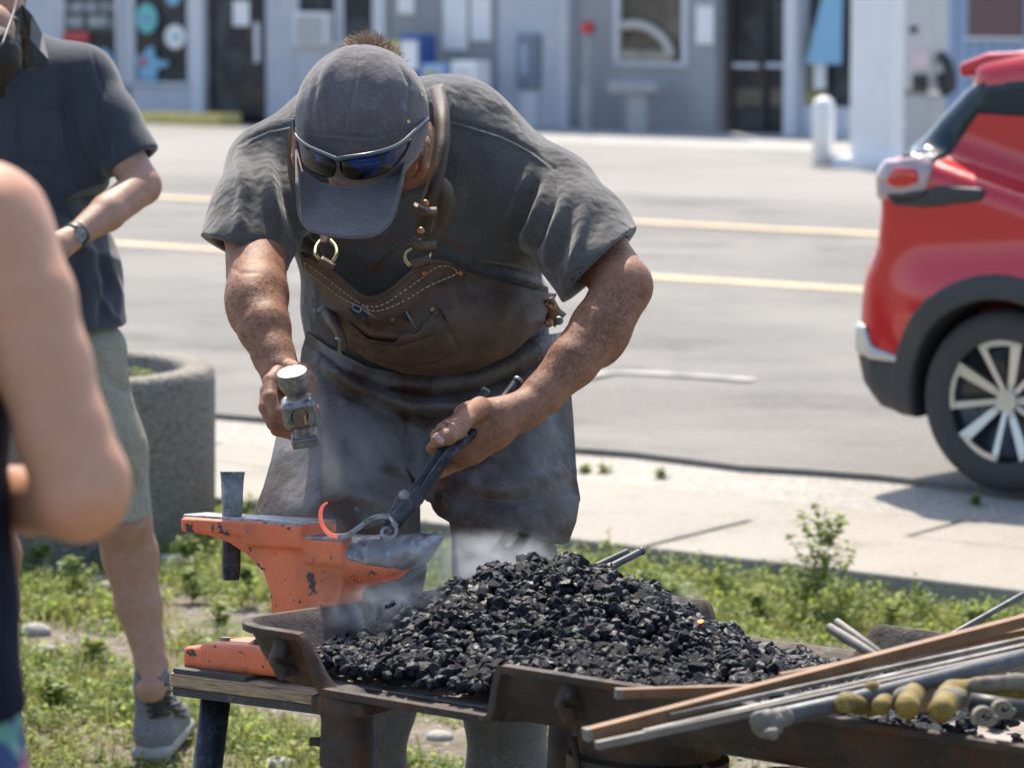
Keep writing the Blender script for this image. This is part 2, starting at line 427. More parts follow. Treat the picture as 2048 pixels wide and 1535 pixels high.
for x0, x1, y1 in ((124, 238, 168), (264, 381, 168), (682, 752, 90), (592, 678, 90)):
    b = MB()
    for q in ((x0, YT, x0+5, y1), (x1-5, YT, x1, y1), (x0, y1-4, x1, y1+3)): fr(*q, -.05, .05, b)
    f_ = part(b, 'window', m_trim, shop); b = MB(); fr(x0+4, YT, x1-4, y1-3, -.06, -.03, b); part(b, 'pane', m_dark, f_)
b = MB(); fr(416, YT, 422, 240, -.1, .03, b); fr(524, YT, 530, 240, -.1, .03, b); fr(422, 224, 524, 232, -.1, .02, b); dr = part(b, 'door', m_dark, shop)
b = MB(); fr(422, YT, 524, 226, -.08, -.04, b); part(b, 'pane', m_dark, dr)
b = MB(); fr(512, 45, 522, 125, 0, .08, b); part(b, 'handle', m_trim, dr, bevel=.02)
b = MB(); fr(758, YT, 776, 262, -.05, .14, b); part(b, 'corner_post', m_trim, shop)
b = MB(); fr(386, YT, 410, 236, .02, .10, b); part(b, 'corner_post', m_trim, shop)
# stickers and posters
m_teal = mat('teal', (.16, .50, .52), .6); m_sky = mat('light_blue', (.22, .44, .62), .6); m_red = mat('red', (.5, .05, .05), .5); m_viol = mat('violet', (.25, .25, .5), .6)
def stick(label, px, py, r, rx, mt, inner=None, name='window_sticker'):
    t = thing(name, label, 'sticker', onv(px, py, VB)); b = MB(); disc(px, py, r, .035, b, rx); part(b, 'disc', mt, t)
    if inner:
        b = MB(); disc(px+inner[0], py+inner[1], inner[2], .07, b, inner[3], th=.01); part(b, 'emblem', inner[4], t)
    return t
stick('round teal sticker with small violet writing high on the shop window', 297, 37, .30, .28, m_teal, (0, 0, .05, .14, m_viol))
stick('white oval sticker at the right edge of the shop window', 354, 74, .24, .27, m_white, (2, 0, .06, .12, m_teal))
stick('blue round sticker cut by the top of the photo', 350, -8, .2, .2, m_sky)
stick('blue round sticker low on the window beside the dark shirted shoulder', 212, 125, .28, .22, m_sky)
t = thing('window_sticker', 'light blue splash shaped sticker with a red dot on the shop window', 'sticker', onv(300, 130, VB))
c = onv(300, 132, VB); pts = []
for i in range(40):
    a = 2*math.pi*i/40; r_ = .30+.05*math.sin(5*a+.5)+.03*math.sin(9*a)+(.20 if abs(a-.05) < .12 or a > 6.2 else 0)+(.1 if 1.0 < a < 1.4 else 0); pts.append((r_*math.cos(a), r_*1.05*math.sin(a)))
b = MB(); b.extr(pts, c-RN*.035, RE, ZZ, -RN, 0, .03); part(b, 'disc', m_sky, t)
b = MB(); disc(291, 124, .10, .07, b, .09, th=.012); part(b, 'emblem', m_red, t)
# menu board: blurred white capitals on the dark pane (unreadable in the photo), over a red bar
t = thing('menu_board', 'dark menu board with two rows of small white writing behind the man on the left', 'sign', onv(180, 30, VB))
b = MB(); fr(127, YT, 233, 66, .02, .045, b); part(b, 'board', mat('board', (.05, .055, .06), .6), t)
b = MB(); rr = random.Random(5)
for yy in (3, 33):
    x = 132
    while x < 228:
        wd = rr.choice([4, 5, 6, 4]); 
        if rr.random() < .84:
            k_ = rr.random(); h_ = 20
            fr(x, yy, x+1.6, yy+h_, .05, .062, b); fr(x+wd-1.6, yy+(0 if k_ < .6 else h_*.5), x+wd, yy+h_, .05, .062, b)
            fr(x+1.6, yy+(0 if k_ < .5 else h_*.45), x+wd-1.6, yy+(3 if k_ < .5 else h_*.45+3), .05, .062, b)
        x += wd+1.6
part(b, 'lettering', mat('pale_ink', (.55, .58, .58), .7), t)
b = MB(); fr(127, 64, 180, 84, .02, .05, b); o = part(b, 'red_banner', m_red, None); tag(o, 'dark red strip under the menu board', 'banner')
b = MB(); fr(466, 2, 498, 52, -.02, .0, b); o = part(b, 'notice', m_white, None); tag(o, 'pale paper notice hanging inside the dark doorway', 'notice')
b = MB(); fr(600, 24, 668, 88, -.02, .22, b); t = thing('air_conditioner', 'white boxy air conditioner set in the small shop window', 'air conditioner', onv(634, 56, VB)); part(b, 'housing', m_white, t, bevel=.02)
b = MB(); [fr(606, y_, 662, y_+3, .225, .24, b) for y_ in range(32, 84, 6)]; part(b, 'grille', m_wall_g, t)
b = MB(); b.box(W(onv(385, 246, VB-1.6)@RE, VB-1.7, zroad(VB-1.7)+.09), (1.05, .35, .11), [RE, RN, ZZ]); o = b.build('yellow_kerb', mat('yellow_kerb', (.74, .58, .18), .7, mixes=[((.58, .46, .18), 3, .5, .7)]), bevel=.03); tag(o, 'yellow painted kerb block in front of the shop', 'kerb')
# grey station building
stn = thing('station_building', 'grey boarded station building with a double door and a big window', 'building', onv(1200, 275, VB))
b = MB()
for r_ in ((780, YT, 1240, 300), (1240, 128, 1372, 300), (1372, YT, 1432, 300)): fr(*r_, -.3, 0, b)
fr(1240, YT, 1372, -200, -.3, 0, b); part(b, 'wall', m_wall_g, stn)
b = MB()
for x in range(784, 1236, 9): fr(x, YT, x+1.5, 290, 0, .015, b)
part(b, 'board_joint', m_wall_g, stn)
b = MB(); fr(1000, YT, 1134, 285, .0, .05, b); fr(1134, YT, 1150, 285, .0, .25, b); part(b, 'pilaster', m_wall_b, stn)
b = MB(); fr(776, 262, 1432, 300, .0, .03, b); part(b, 'plinth', mat('plinth', (.20, .2, .2), .9), stn)
b = MB()
for q in ((1232, YT, 1241, 128), (1368, YT, 1377, 128), (1232, 124, 1377, 132)): fr(*q, -.02, .07, b)
f_ = part(b, 'window', m_trim, stn); b = MB(); fr(1240, YT, 1370, 126, -.12, -.08, b); part(b, 'pane', m_reflglass, f_)
b = MB(); fr(1372, YT, 1720, 300, -2.5, -1.2, b); part(b, 'interior_wall', m_dark, stn)
b = MB()
for q in ((1430, YT, 1438, 272), (1496, YT, 1506, 272), (1560, YT, 1568, 272), (1438, 262, 1560, 272)): fr(*q, -.6, -.5, b)
dr = part(b, 'door', m_black, stn)
b = MB(); fr(1438, YT, 1560, 262, -.58, -.56, b); part(b, 'pane', m_dark, dr)
b = MB(); fr(1442, 128, 1492, 137, -.5, -.4, b); fr(1508, 128, 1558, 137, -.5, -.4, b); part(b, 'handle', m_trim, dr, bevel=.01)
b = MB(); fr(1440, 180, 1494, 214, -.555, -.55, b); fr(1508, 180, 1558, 214, -.555, -.55, b); part(b, 'door_reflection', mat('tan_reflection', (.20, .165, .12), .6, mixes=[((.11, .09, .07), 1, .4, .6)]), dr)  # tan reflections in the door glass, painted as thin coloured sheets
b = MB(); fr(1568, YT, 1592, 280, -.5, 0, b); fr(1592, 215, 1705, 282, -.5, -.2, b); part(b, 'side_frame', m_trim, stn)
b = MB(); fr(1592, YT, 1705, 215, -.5, -.46, b); f_ = part(b, 'window', m_dark, stn)
b = MB(); fr(1592, 188, 1632, 215, -.45, -.38, b); o = part(b, 'yellow_box', mat('ybox', (.45, .38, .12), .6), None); tag(o, 'yellow box standing inside the side window', 'box')
b = MB(); fr(1598, 60, 1612, 188, -.45, -.38, b); o = part(b, 'yellow_rack', mat('yrack', (.3, .27, .14), .6), None); tag(o, 'olive yellow display strip in the side window', 'display')
b = MB(); c = onv(1650, 60, VB-.1); b.extr([(-.35, -.6), (.35, -.6), (.35, 1.1), (.1, 1.1)], c, RE, ZZ, -RN, 0, .05); o = part(b, 'blue_banner', m_sky, None); tag(o, 'light blue pointed banner beside the white column', 'banner')
b = MB(); fr(1614, 55, 1636, 180, -.3, -.25, b); o = part(b, 'white_banner', m_white, None); tag(o, 'narrow white feather sign inside the side window', 'sign')
# car reflection in the big window, modelled as a curved pale bar
b = MB(); ctr = [onv(x, y, VB-.02) for x, y in ((1243, 52), (1275, 50), (1305, 60), (1330, 82), (1345, 112))]; b.tube(cat(ctr), .09, 8); o = part(b, 'arch_reflection', mat('arch', (.5, .47, .42), .6), None, smooth=True); tag(o, 'curved pale car reflection modelled as a bar on the brown window', 'arch')
b = MB(); fr(1242, 100, 1352, 122, .0, .06, b); o = part(b, 'window_box', mat('wbox', (.42, .38, .31), .8, mixes=[((.25, .22, .18), 3, .4, .6)]), None, bevel=.02); tag(o, 'beige box along the bottom of the brown window', 'planter')
def paper(px0, py0, px1, py1, label, mt=m_white, name='poster', d=.03):
    b = MB(); fr(px0, py0, px1, py1, d, d+.03, b); o = b.build(name, mt); tag(o, label, 'poster'); return o
paper(799, -40, 831, 28, 'white poster on the grey wall right of the shop corner')
paper(890, -40, 938, 100, 'large white poster beside the blue vending box')
paper(945, -40, 985, 82, 'long white poster left of the meter box')
paper(1396, 12, 1430, 88, 'white notice on the wall left of the double door')
b = MB(); fr(940, -10, 1042, 40, .0, .05, b); 
# newspaper boxes in front of the wall
def news(px0, py0, px1, py1, label, mb_, mtop, base_y, dv=1.0):
    v = VB-dv; z0 = zroad(v); pm = (px0+px1)/2; u0 = onv(px0, 150, v)@RE; u1 = onv(px1, 150, v)@RE; z1 = onv(pm, py0, v)[2]
    uc = (u0+u1)/2; wd = (u1-u0)/2; hh = (z1-z0)
    t = thing('newspaper_box', label, 'newspaper box', W(uc, v, z0))
    b = MB(); b.box(W(uc, v, z0+hh*.66), (wd, .25, hh*.34), [RE, RN, ZZ]); part(b, 'case', mb_, t, bevel=.03)
    b = MB(); b.box(W(uc, v-.255, z0+hh*.78), (wd*.72, .01, hh*.15), [RE, RN, ZZ]); part(b, 'display', mtop, t)
    b = MB(); b.box(W(uc, v, z0+hh*.17), (wd*.35, .12, hh*.17), [RE, RN, ZZ]); part(b, 'pedestal', m_wall_g, t)
news(812, 68, 858, 0, 'dark blue newspaper box with a white display by the grey wall', mat('nblue', (.04, .11, .30), .4), m_white, 190)
news(858, 128, 900, 0, 'pale blue newspaper box with a beige front', mat('nlblue', (.30, .46, .68), .4), mat('beige', (.38, .36, .30), .6), 190, 1.3)
news(918, 122, 966, 0, 'white newspaper box furthest right of the row', m_white, mat('ngrey', (.55, .57, .6), .6), 190, 1.3)
b = MB(); c = onv(802, 100, VB-.5); b.tube([c-ZZ*.2, c+ZZ*.2], .16, 16); o = b.build('yellow_bucket', mat('ybk', (.62, .6, .1), .6), bevel=.04); tag(o, 'small yellow green drum beside the blue newspaper box', 'drum')
t = thing('meter_box', 'slim grey blue wall meter box with a pale lower cover', 'meter box', onv(1065, 180, VB))
b = MB(); fr(1045, 68, 1086, 178, 0, .2, b); part(b, 'upper_case', mat('mgrey', (.20, .23, .28), .6), t, bevel=.03)
b = MB(); fr(1050, 180, 1082, 276, 0, .16, b); part(b, 'lower_cover', m_trim, t, bevel=.02); b = MB(); fr(1055, 90, 1068, 150, .2, .23, b); part(b, 'dial_window', mat('mb', (.35, .42, .52), .3), t)
t = thing('alarm_post', 'slim grey post with a red knob on top', 'post', W(onv(1180, 150, VB-.6)@RE, VB-.6, zroad(VB-.6)))
c = W(onv(1176, 150, VB-.6)@RE, VB-.6, 0); b = MB(); b.tube([c+ZZ*(ZB-.05), c+ZZ*(onv(1176, 170, VB-.6)[2])], .13, 14); b.tube([c+ZZ*(onv(1176, 170, VB-.6)[2]), c+ZZ*(onv(1176, 72, VB-.6)[2])], .06, 12); part(b, 'pole', m_wall_g, t)
b = MB(); cc = c.copy(); cc[2] = onv(1180, 56, VB-.6)[2]; b.tube([cc+RN*.08, cc-RN*.08], .12, 16); part(b, 'knob', m_red, t, bevel=.02)
t = thing('drinking_fountain', 'grey pedestal table standing below the big window', 'fountain', W(onv(1281, 278, VB-.8)@RE, VB-.8, zroad(VB-.8)))
v_ = VB-.8; b = MB(); fr(1229, 163, 1326, 187, -.25, .25, b, v_); part(b, 'top', m_wall_g, t, bevel=.05); b = MB(); fr(1262, 187, 1300, 280, -.15, .15, b, v_); part(b, 'pedestal', m_wall_g, t, bevel=.04)
# bollard, column with plinth, white dispenser
def gbase(px, py): p = GV(px, py); return p
p = gbase(1646, 331); t = thing('bollard', 'white round topped bollard in front of the white column', 'bollard', p)
s_ = F/((p-CO)@FW); hh = 138/s_; rr_ = 22/s_
prof = [(0, rr_), (hh-rr_*.9, rr_), (hh-rr_*.4, rr_*.85), (hh-rr_*.12, rr_*.5), (hh, rr_*.05)]
b = MB(); b.tube([p+ZZ*h_ for h_, r in prof], [r for h_, r in prof], 20); part(b, 'shaft', m_white, t, smooth=True)
b = MB(); b.tube([p, p+ZZ*.03], rr_*1.25, 20); part(b, 'foot', m_wall_g, t)
p = gbase(1752, 334); t = thing('canopy_column', 'thick white square column on a low white base', 'column', p); s_ = F/((p-CO)@FW)
b = MB(); b.box(p+ZZ*3.5, (.31, .22, 3.5), [RE, RN, ZZ]); part(b, 'shaft', m_white, t, bevel=.03)
b = MB(); b.box(p-RE*.05+ZZ*.06, (.46, .36, .09), [RE, RN, ZZ]); part(b, 'base', m_white, t, bevel=.03)
b = MB(); b.box(p+ZZ*.6, (.322, .232, .02), [RE, RN, ZZ]); part(b, 'band', m_white, t)
p = gbase(1846, 322); vv_ = p@RN; t = thing('fuel_dispenser', 'white fuel dispenser cabinet with a black nozzle on its side', 'fuel dispenser', p)
b = MB(); fr(1806, YT, 1884, 182, -.25, .25, b, vv_); part(b, 'upper_cabinet', mat('cabinet_grey', (.50, .50, .50), .5), t, bevel=.04)
b = MB(); fr(1802, 188, 1874, 322, -.28, .28, b, vv_); part(b, 'lower_cabinet', mat('warmwhite', (.42, .42, .43), .5), t, bevel=.04)
b = MB(); fr(1846, 148, 1874, 180, .26, .34, b, vv_); part(b, 'keypad', m_black, t, bevel=.02)
b = MB(); fr(1838, 52, 1852, 66, .26, .3, b, vv_); part(b, 'button', m_black, t, bevel=.02)
b = MB(); fr(1842, 100, 1876, 135, .26, .28, b, vv_); part(b, 'display', mat('pinkish', (.62, .5, .52), .5), t)
b = MB(); b.tube(cat([onv(1884, 112, vv_-.1), onv(1895, 130, vv_-.2), onv(1902, 165, vv_-.2), onv(1890, 182, vv_-.2), onv(1886, 150, vv_-.1)]), .09, 10); part(b, 'nozzle', m_black, t, smooth=True)
b = MB(); fr(1878, 205, 1896, 300, -.1, .1, b, vv_); o = b.build('traffic_cone', mat('orange', (.7, .14, .04), .5)); 
bpy.data.objects.remove(o)
p = gbase(1888, 300); t = thing('traffic_cone', 'small orange traffic cone beside the fuel dispenser', 'traffic cone', p)
b = MB(); b.tube([p+ZZ*.03, p+ZZ*.62], [.16, .03], 16); part(b, 'cone', mat('orange', (.7, .13, .03), .5), t, smooth=True); b = MB(); b.box(p+ZZ*.02, (.2, .2, .02)); part(b, 'foot', m_black, t)
b = MB(); fr(1892, YT, 2120, 330, -.5, .2, b); t = thing('blue_shed', 'blue panelled building with a brown window at the far right', 'building', onv(1980, 280, VB)); part(b, 'wall', mat('bluewall', (.28, .37, .52), .7), t)
b = MB(); fr(1952, YT, 2060, 74, .2, .26, b); part(b, 'window', mat('brownwin', (.13, .075, .07), .5), t); b = MB(); fr(1946, 74, 2066, 80, .2, .3, b); part(b, 'sill', m_trim, t)
b = MB(); [fr(x, YT, x+3, 330, .2, .22, b) for x in range(1900, 2110, 24)]; part(b, 'panel_joint', mat('bluej', (.2, .28, .4), .7), t)
b = MB(); u0 = onv(1130, 280, VB)@RE; u1 = onv(1800, 280, VB)@RE; b.box(W((u0+u1)/2-1, VB-2.2, zroad(VB-2.2)-.0), ((u1-u0)/2+2.5, 2.2, .05), [RE, RN, ZZ]); kind(b.build('shop_pavement', mat('shop_pave', (.30, .295, .285), .9, mixes=[((.36, .35, .34), 1, .4, .6)]), bevel=.02))
# ================================================================ the blacksmith
m_skin = mat('smith_skin', (.285, .138, .084), .64, mixes=[((.22, .10, .06), 26, .40, .62, 7), ((.33, .175, .115), 110, .5, .72, 6), ((.09, .055, .042), 34, .60, .74, 9)], rmix=(40, .3, .7, .5), bump=[(420, .0006), (130, .0011, 6)], sss=.12, sssr=(.012, .004, .002), spec=.32)
m_shirt = mat('heather_shirt', (.072, .069, .067), .95, mixes=[((.105, .101, .098), 9, .38, .66, 6), ((.045, .043, .041), 420, .45, .66, 2), ((.14, .14, .14), 600, .55, .75, 2)], bump=[(700, .0006, 2), (60, .0012), (10, .02, 3)], sheen=.35, spec=.2)
m_leather = mat('brown_leather', (.060, .034, .021), .45, mixes=[((.11, .064, .037), 11, .42, .68, 8), ((.028, .021, .017), 24, .5, .7, 8), ((.19, .10, .05), 38, .63, .8, 8)], rmix=(30, .3, .7, .72), bump=[(160, .0009, 6), (30, .002, 6), (900, .0003, 2)], spec=.55)
m_leather_b = mat('worn_grey_leather', (.080, .064, .055), .46, mixes=[((.135, .128, .132), 7, .42, .60, 8), ((.058, .036, .024), 10, .50, .62, 8), ((.17, .08, .045), 24, .60, .74, 8), ((.18, .18, .20), 34, .66, .78, 9)], rmix=(22, .3, .7, .75), bump=[(150, .0009, 6), (26, .0035, 6), (9, .008, 4), (900, .0003, 2)], spec=.5)
m_denim = mat('grey_trousers', (.105, .102, .10), .9, mixes=[((.15, .147, .145), 8, .4, .65, 7), ((.075, .07, .068), 300, .45, .65, 2)], bump=[(800, .0005, 2), (40, .002)], sheen=.2, spec=.2)
m_steel = mat('worn_steel', (.25, .25, .26), .42, .9, mixes=[((.13, .13, .14), 40, .45, .7, 8), ((.45, .46, .48), 90, .55, .75, 8)], rmix=(70, .3, .7, .6), bump=[(200, .0004, 6)])
m_bsteel = mat('black_steel', (.035, .038, .046), .38, .75, mixes=[((.09, .10, .12), 55, .5, .7, 8)], rmix=(60, .3, .7, .65), bump=[(220, .0005, 6)])
m_brass = mat('brass', (.42, .33, .17), .32, 1., mixes=[((.25, .19, .10), 90, .5, .7)])
m_copper = mat('copper', (.42, .20, .11), .45, .8, mixes=[((.22, .12, .08), 220, .45, .7)])
smith = thing('person', 'blacksmith bent over the anvil', 'person', G(1010, 1900, 0))
smith['label'] = 'blacksmith bent over the anvil in grey cap, grey t-shirt and brown leather apron'
def mpart(name, prims, res, mt, parent, smooth=1, disp=None, lines=None, gain=1., guard=(), **k):
    V, Fq = mesh_field(prims, res, smooth=smooth, disp=disp)
    if lines: V = creases(V, Fq, [(a, b_, c*gain) for a, b_, c in lines], guard=guard)
    o = link(name, mk(V, Fq), mt, parent); o['_'] = 1; del o['_']
    return o, V, Fq
def bvh(V, Fq): return BVHTree.FromPolygons([tuple(v) for v in V], [tuple(int(i) for i in f) for f in Fq])
def hit(tree, px, py, out=.001):
    r = unit(ray(px, py)); h_ = tree.ray_cast(Vector(CO), Vector(r))
    if h_[0] is None: return None, None
    n_ = A(h_[1]); n_ = n_ if n_@r < 0 else -n_
    return A(h_[0])+n_*out, n_
# ---------------------------------------------------------------- skin: arms, hands, neck and head as one surface
SKIN = []
SKIN += chain([J(560, 350, 1118, 56), J(510, 470, 1134, 60), J(514, 590, 1165, 61), J(528, 655, 1178, 52), J(548, 712, 1186, 41), J(560, 742, 1190, 38)], .012)
SKIN += chain([J(560, 350, 1118, 60), J(720, 330, 1120, 70), J(900, 330, 1118, 70), J(1095, 390, 1122, 62)], .02)
SKIN += chain([J(1095, 390, 1122, 56), J(1192, 500, 1136, 62), J(1246, 572, 1152, 58), J(1205, 650, 1160, 58), J(1145, 724, 1168, 50), J(1088, 786, 1174, 40), J(1052, 818, 1178, 38)], .012)
# forearm muscle swells
SKIN += [('+', ell(P(500, 612, 1170), A([44, 60, 62])/1150), .02), ('+', ell(P(1198, 672, 1160), A([50, 40, 62])/1150), .02)]
# neck and head (looking down)
HU = unit([.03, -.93, .33]); HF_ = A([-.07, -.34, -.94]); HF_ = unit(HF_-HU*(HF_@HU)); HR = np.cross(HF_, HU)
HC = P(724, 238, 1200); HB = A([HR, HF_, HU])
def hp(r, f, u): return HC+HR*r+HF_*f+HU*u
rs = 1. if HR[0] > 0 else -1.
SKIN += [('+', ell(hp(0, -.005, -.03), (.092, .104, .105), HB), .01), ('+', ell(hp(0, .055, -.085), (.060, .050, .075), HB), .02),
         ('+', ell(hp(0, .075, -.125), (.045, .032, .035), HB), .02), ('+', ell(hp(0, .108, -.07), (.013, .02, .03), HB), .012)]
SKIN += [('+', ell(hp(s_*.034, .092, -.05), (.014, .012, .010), HB), .006) for s_ in (-1, 1)]
SKIN += [('+', ell(hp(0, .098, -.108), (.026, .010, .012), HB), .006)]
SKIN += [('+', cone(hp(0, -.03, -.08), P(800, 300, 1135), .058, .072), .03)]
for s_ in (-1, 1):   # ears
    SKIN += [('+', ell(hp(s_*.108, .034, -.066), (.011, .034, .020), HB), .006), ('-', ell(hp(s_*.117, .036, -.060), (.007, .020, .012), HB), .004), ('+', ell(hp(s_*.103, .062, -.075), (.009, .012, .010), HB), .005)]
# hammer hand
def fing(pts, r0, r1, s=None, k=.003):
    n = len(pts); return chain([(P(*p[:3]), (r0+(r1-r0)*i/(n-1))/1200) for i, p in enumerate(pts)], k)
LH = [('+', cone(P(560, 742, 1190), P(574, 790, 1188), 36/1190, 40/1190), .012), ('+', ell(P(572, 784, 1186), A([40, 48, 46])/1190), .012), ('+', cone(P(556, 755, 1192), P(560, 825, 1182), 26/1190, 24/1190), .01)]
LH += fing([(556, 745, 1206), (541, 762, 1212), (540, 795, 1217), (552, 826, 1219), (588, 846, 1218), (618, 842, 1214), (628, 818, 1208)], 15.5, 12.5)
LH += fing([(550, 760, 1196), (536, 782, 1200), (533, 815, 1204), (548, 846, 1205), (584, 864, 1203), (616, 856, 1200), (628, 828, 1196)], 16, 12.5)
LH += fing([(548, 770, 1183), (537, 796, 1186), (538, 828, 1188), (554, 858, 1190), (588, 868, 1188), (612, 852, 1186)], 15, 12)
LH += fing([(552, 775, 1172), (545, 800, 1173), (548, 832, 1175), (566, 852, 1176), (596, 852, 1175)], 13.5, 11)
LH += fing([(578, 738, 1194), (604, 744, 1203), (618, 762, 1210), (612, 786, 1214)], 20, 14)     # thumb over the top of the handle
# tongs hand: back of the hand towards us, fingers closing round the reins
RH = [('+', cone(P(1052, 818, 1178), P(1000, 838, 1181), 38/1180, 46/1180), .012), ('+', ell(P(976, 852, 1184), A([56, 34, 52])/1184), .012),
      ('+', ell(P(946, 880, 1184), A([42, 30, 44])/1184), .014), ('+', ell(P(950, 826, 1184), A([42, 28, 26])/1184), .014), ('+', ell(P(935, 905, 1182), A([30, 26, 26])/1184), .012)]
RH += fing([(960, 815, 1188), (938, 828, 1200), (915, 858, 1216), (896, 872, 1224), (876, 880, 1226)], 23, 14.5)                            # thumb
RH += fing([(958, 822, 1180), (932, 826, 1172), (914, 836, 1172), (904, 846, 1184), (914, 842, 1196)], 14, 9.5)
RH += fing([(960, 840, 1176), (925, 836, 1166), (900, 846, 1168), (884, 856, 1182), (892, 850, 1196)], 15, 10.5)
RH += fing([(952, 868, 1172), (915, 858, 1160), (888, 862, 1166), (872, 870, 1180), (880, 864, 1192)], 15, 10.5)
RH += fing([(945, 895, 1174), (912, 888, 1162), (882, 886, 1166), (864, 896, 1178), (870, 884, 1190)], 14.5, 10.5)
RH += fing([(938, 915, 1180), (915, 925, 1176), (892, 938, 1178), (880, 946, 1184)], 17, 11)
SKIN += [(o_, f_, max(k_, .004)) for o_, f_, k_ in LH+RH]
def skd(Q): return .0011*fbm(Q, 55, 1, 3)
body, SV, SF = mpart('body', SKIN, .0026, m_skin, smith, disp=skd, lines=[([(905, 815), (890, 835)], 3, -1.0), ([(935, 868), (958, 858), (975, 862)], 4, -2.2), ([(905, 850), (918, 872)], 2.5, -1.2), ([(912, 846), (925, 868)], 2.5, -1.0), ([(1040, 790), (1056, 856)], 4, -.8),
    ([(570, 745), (576, 762)], 3, -2), ([(592, 742), (588, 760)], 3, -2), ([(455, 530), (480, 545), (520, 545)], 5, -1.8), ([(1165, 600), (1210, 612), (1240, 600)], 6, -1.2), ([(990, 830), (940, 836)], 5, .9), ([(985, 850), (955, 868)], 5, .8), ([(545, 752), (543, 790)], 4, .8)])
skin_t = bvh(SV, SF)
def nail(px, py, rx, ry, ang, out=.0006, par=body):
    p, n_ = hit(skin_t, px, py, out)
    if p is None: return
    x, y, z = frame(n_); c, s_ = math.cos(ang), math.sin(ang); ex = x*c+y*s_; ey = -x*s_+y*c; V = [p+n_*.0012]
    b = MB(); k = 14; V = [p+n_*.0010]+[p+ex*rx*.6*math.cos(6.283*i/k)+ey*ry*.6*math.sin(6.283*i/k)+n_*.0007 for i in range(k)]+[p+ex*rx*math.cos(6.283*i/k)+ey*ry*math.sin(6.283*i/k)-n_*.0012 for i in range(k)]
    b.add(V, [(0, 1+i, 1+(i+1) % k) for i in range(k)]+[(1+i, 1+k+i, 1+k+(i+1) % k, 1+(i+1) % k) for i in range(k)]); return b.build('nail', m_nail, par, smooth=True)
m_nail = mat('nail', (.50, .30, .23), .35, mixes=[((.3, .18, .14), 200, .5, .7)])
nail(880, 879, .0062, .0085, .9); nail(909, 838, .004, .005, .3); nail(888, 853, .004, .005, .3); nail(874, 867, .004, .005, .4); nail(866, 892, .0045, .006, .2); nail(626, 822, .005, .006, 0)
# ---------------------------------------------------------------- t-shirt
SH = chain([J(556, 345, 1112, 98), J(690, 292, 1108, 128), J(900, 292, 1108, 130), J(1098, 402, 1118, 97)], .05)
SH += [('+', ell(P(830, 430, 1105), A([262, 175, 215])/1105, [A([1., 0, 0]), A([0, 1., .15])/1.011, A([0, -.15, 1])/1.011]), .06), ('+', ell(P(850, 610, 1092), A([250, 165, 190])/1092), .06), ('+', ell(P(866, 730, 1085), A([245, 150, 110])/1085), .06)]
slL = [J(556, 345, 1114, 98), J(518, 430, 1130, 92), J(486, 512, 1142, 93)]; slR = [J(1098, 402, 1118, 97), J(1160, 470, 1132, 98), J(1212, 548, 1144, 106)]
SH += chain(slL, .035)+chain(slR, .035)
def cutbox(c, d, h): x, y, z = frame(d); return rbox(c+z*h[2], h, [x, y, z])
dL = unit(P(486, 512, 1142)-P(530, 400, 1128)+A([-.004, -.0, -.004])); dR = unit(P(1212, 548, 1144)-P(1140, 448, 1128))
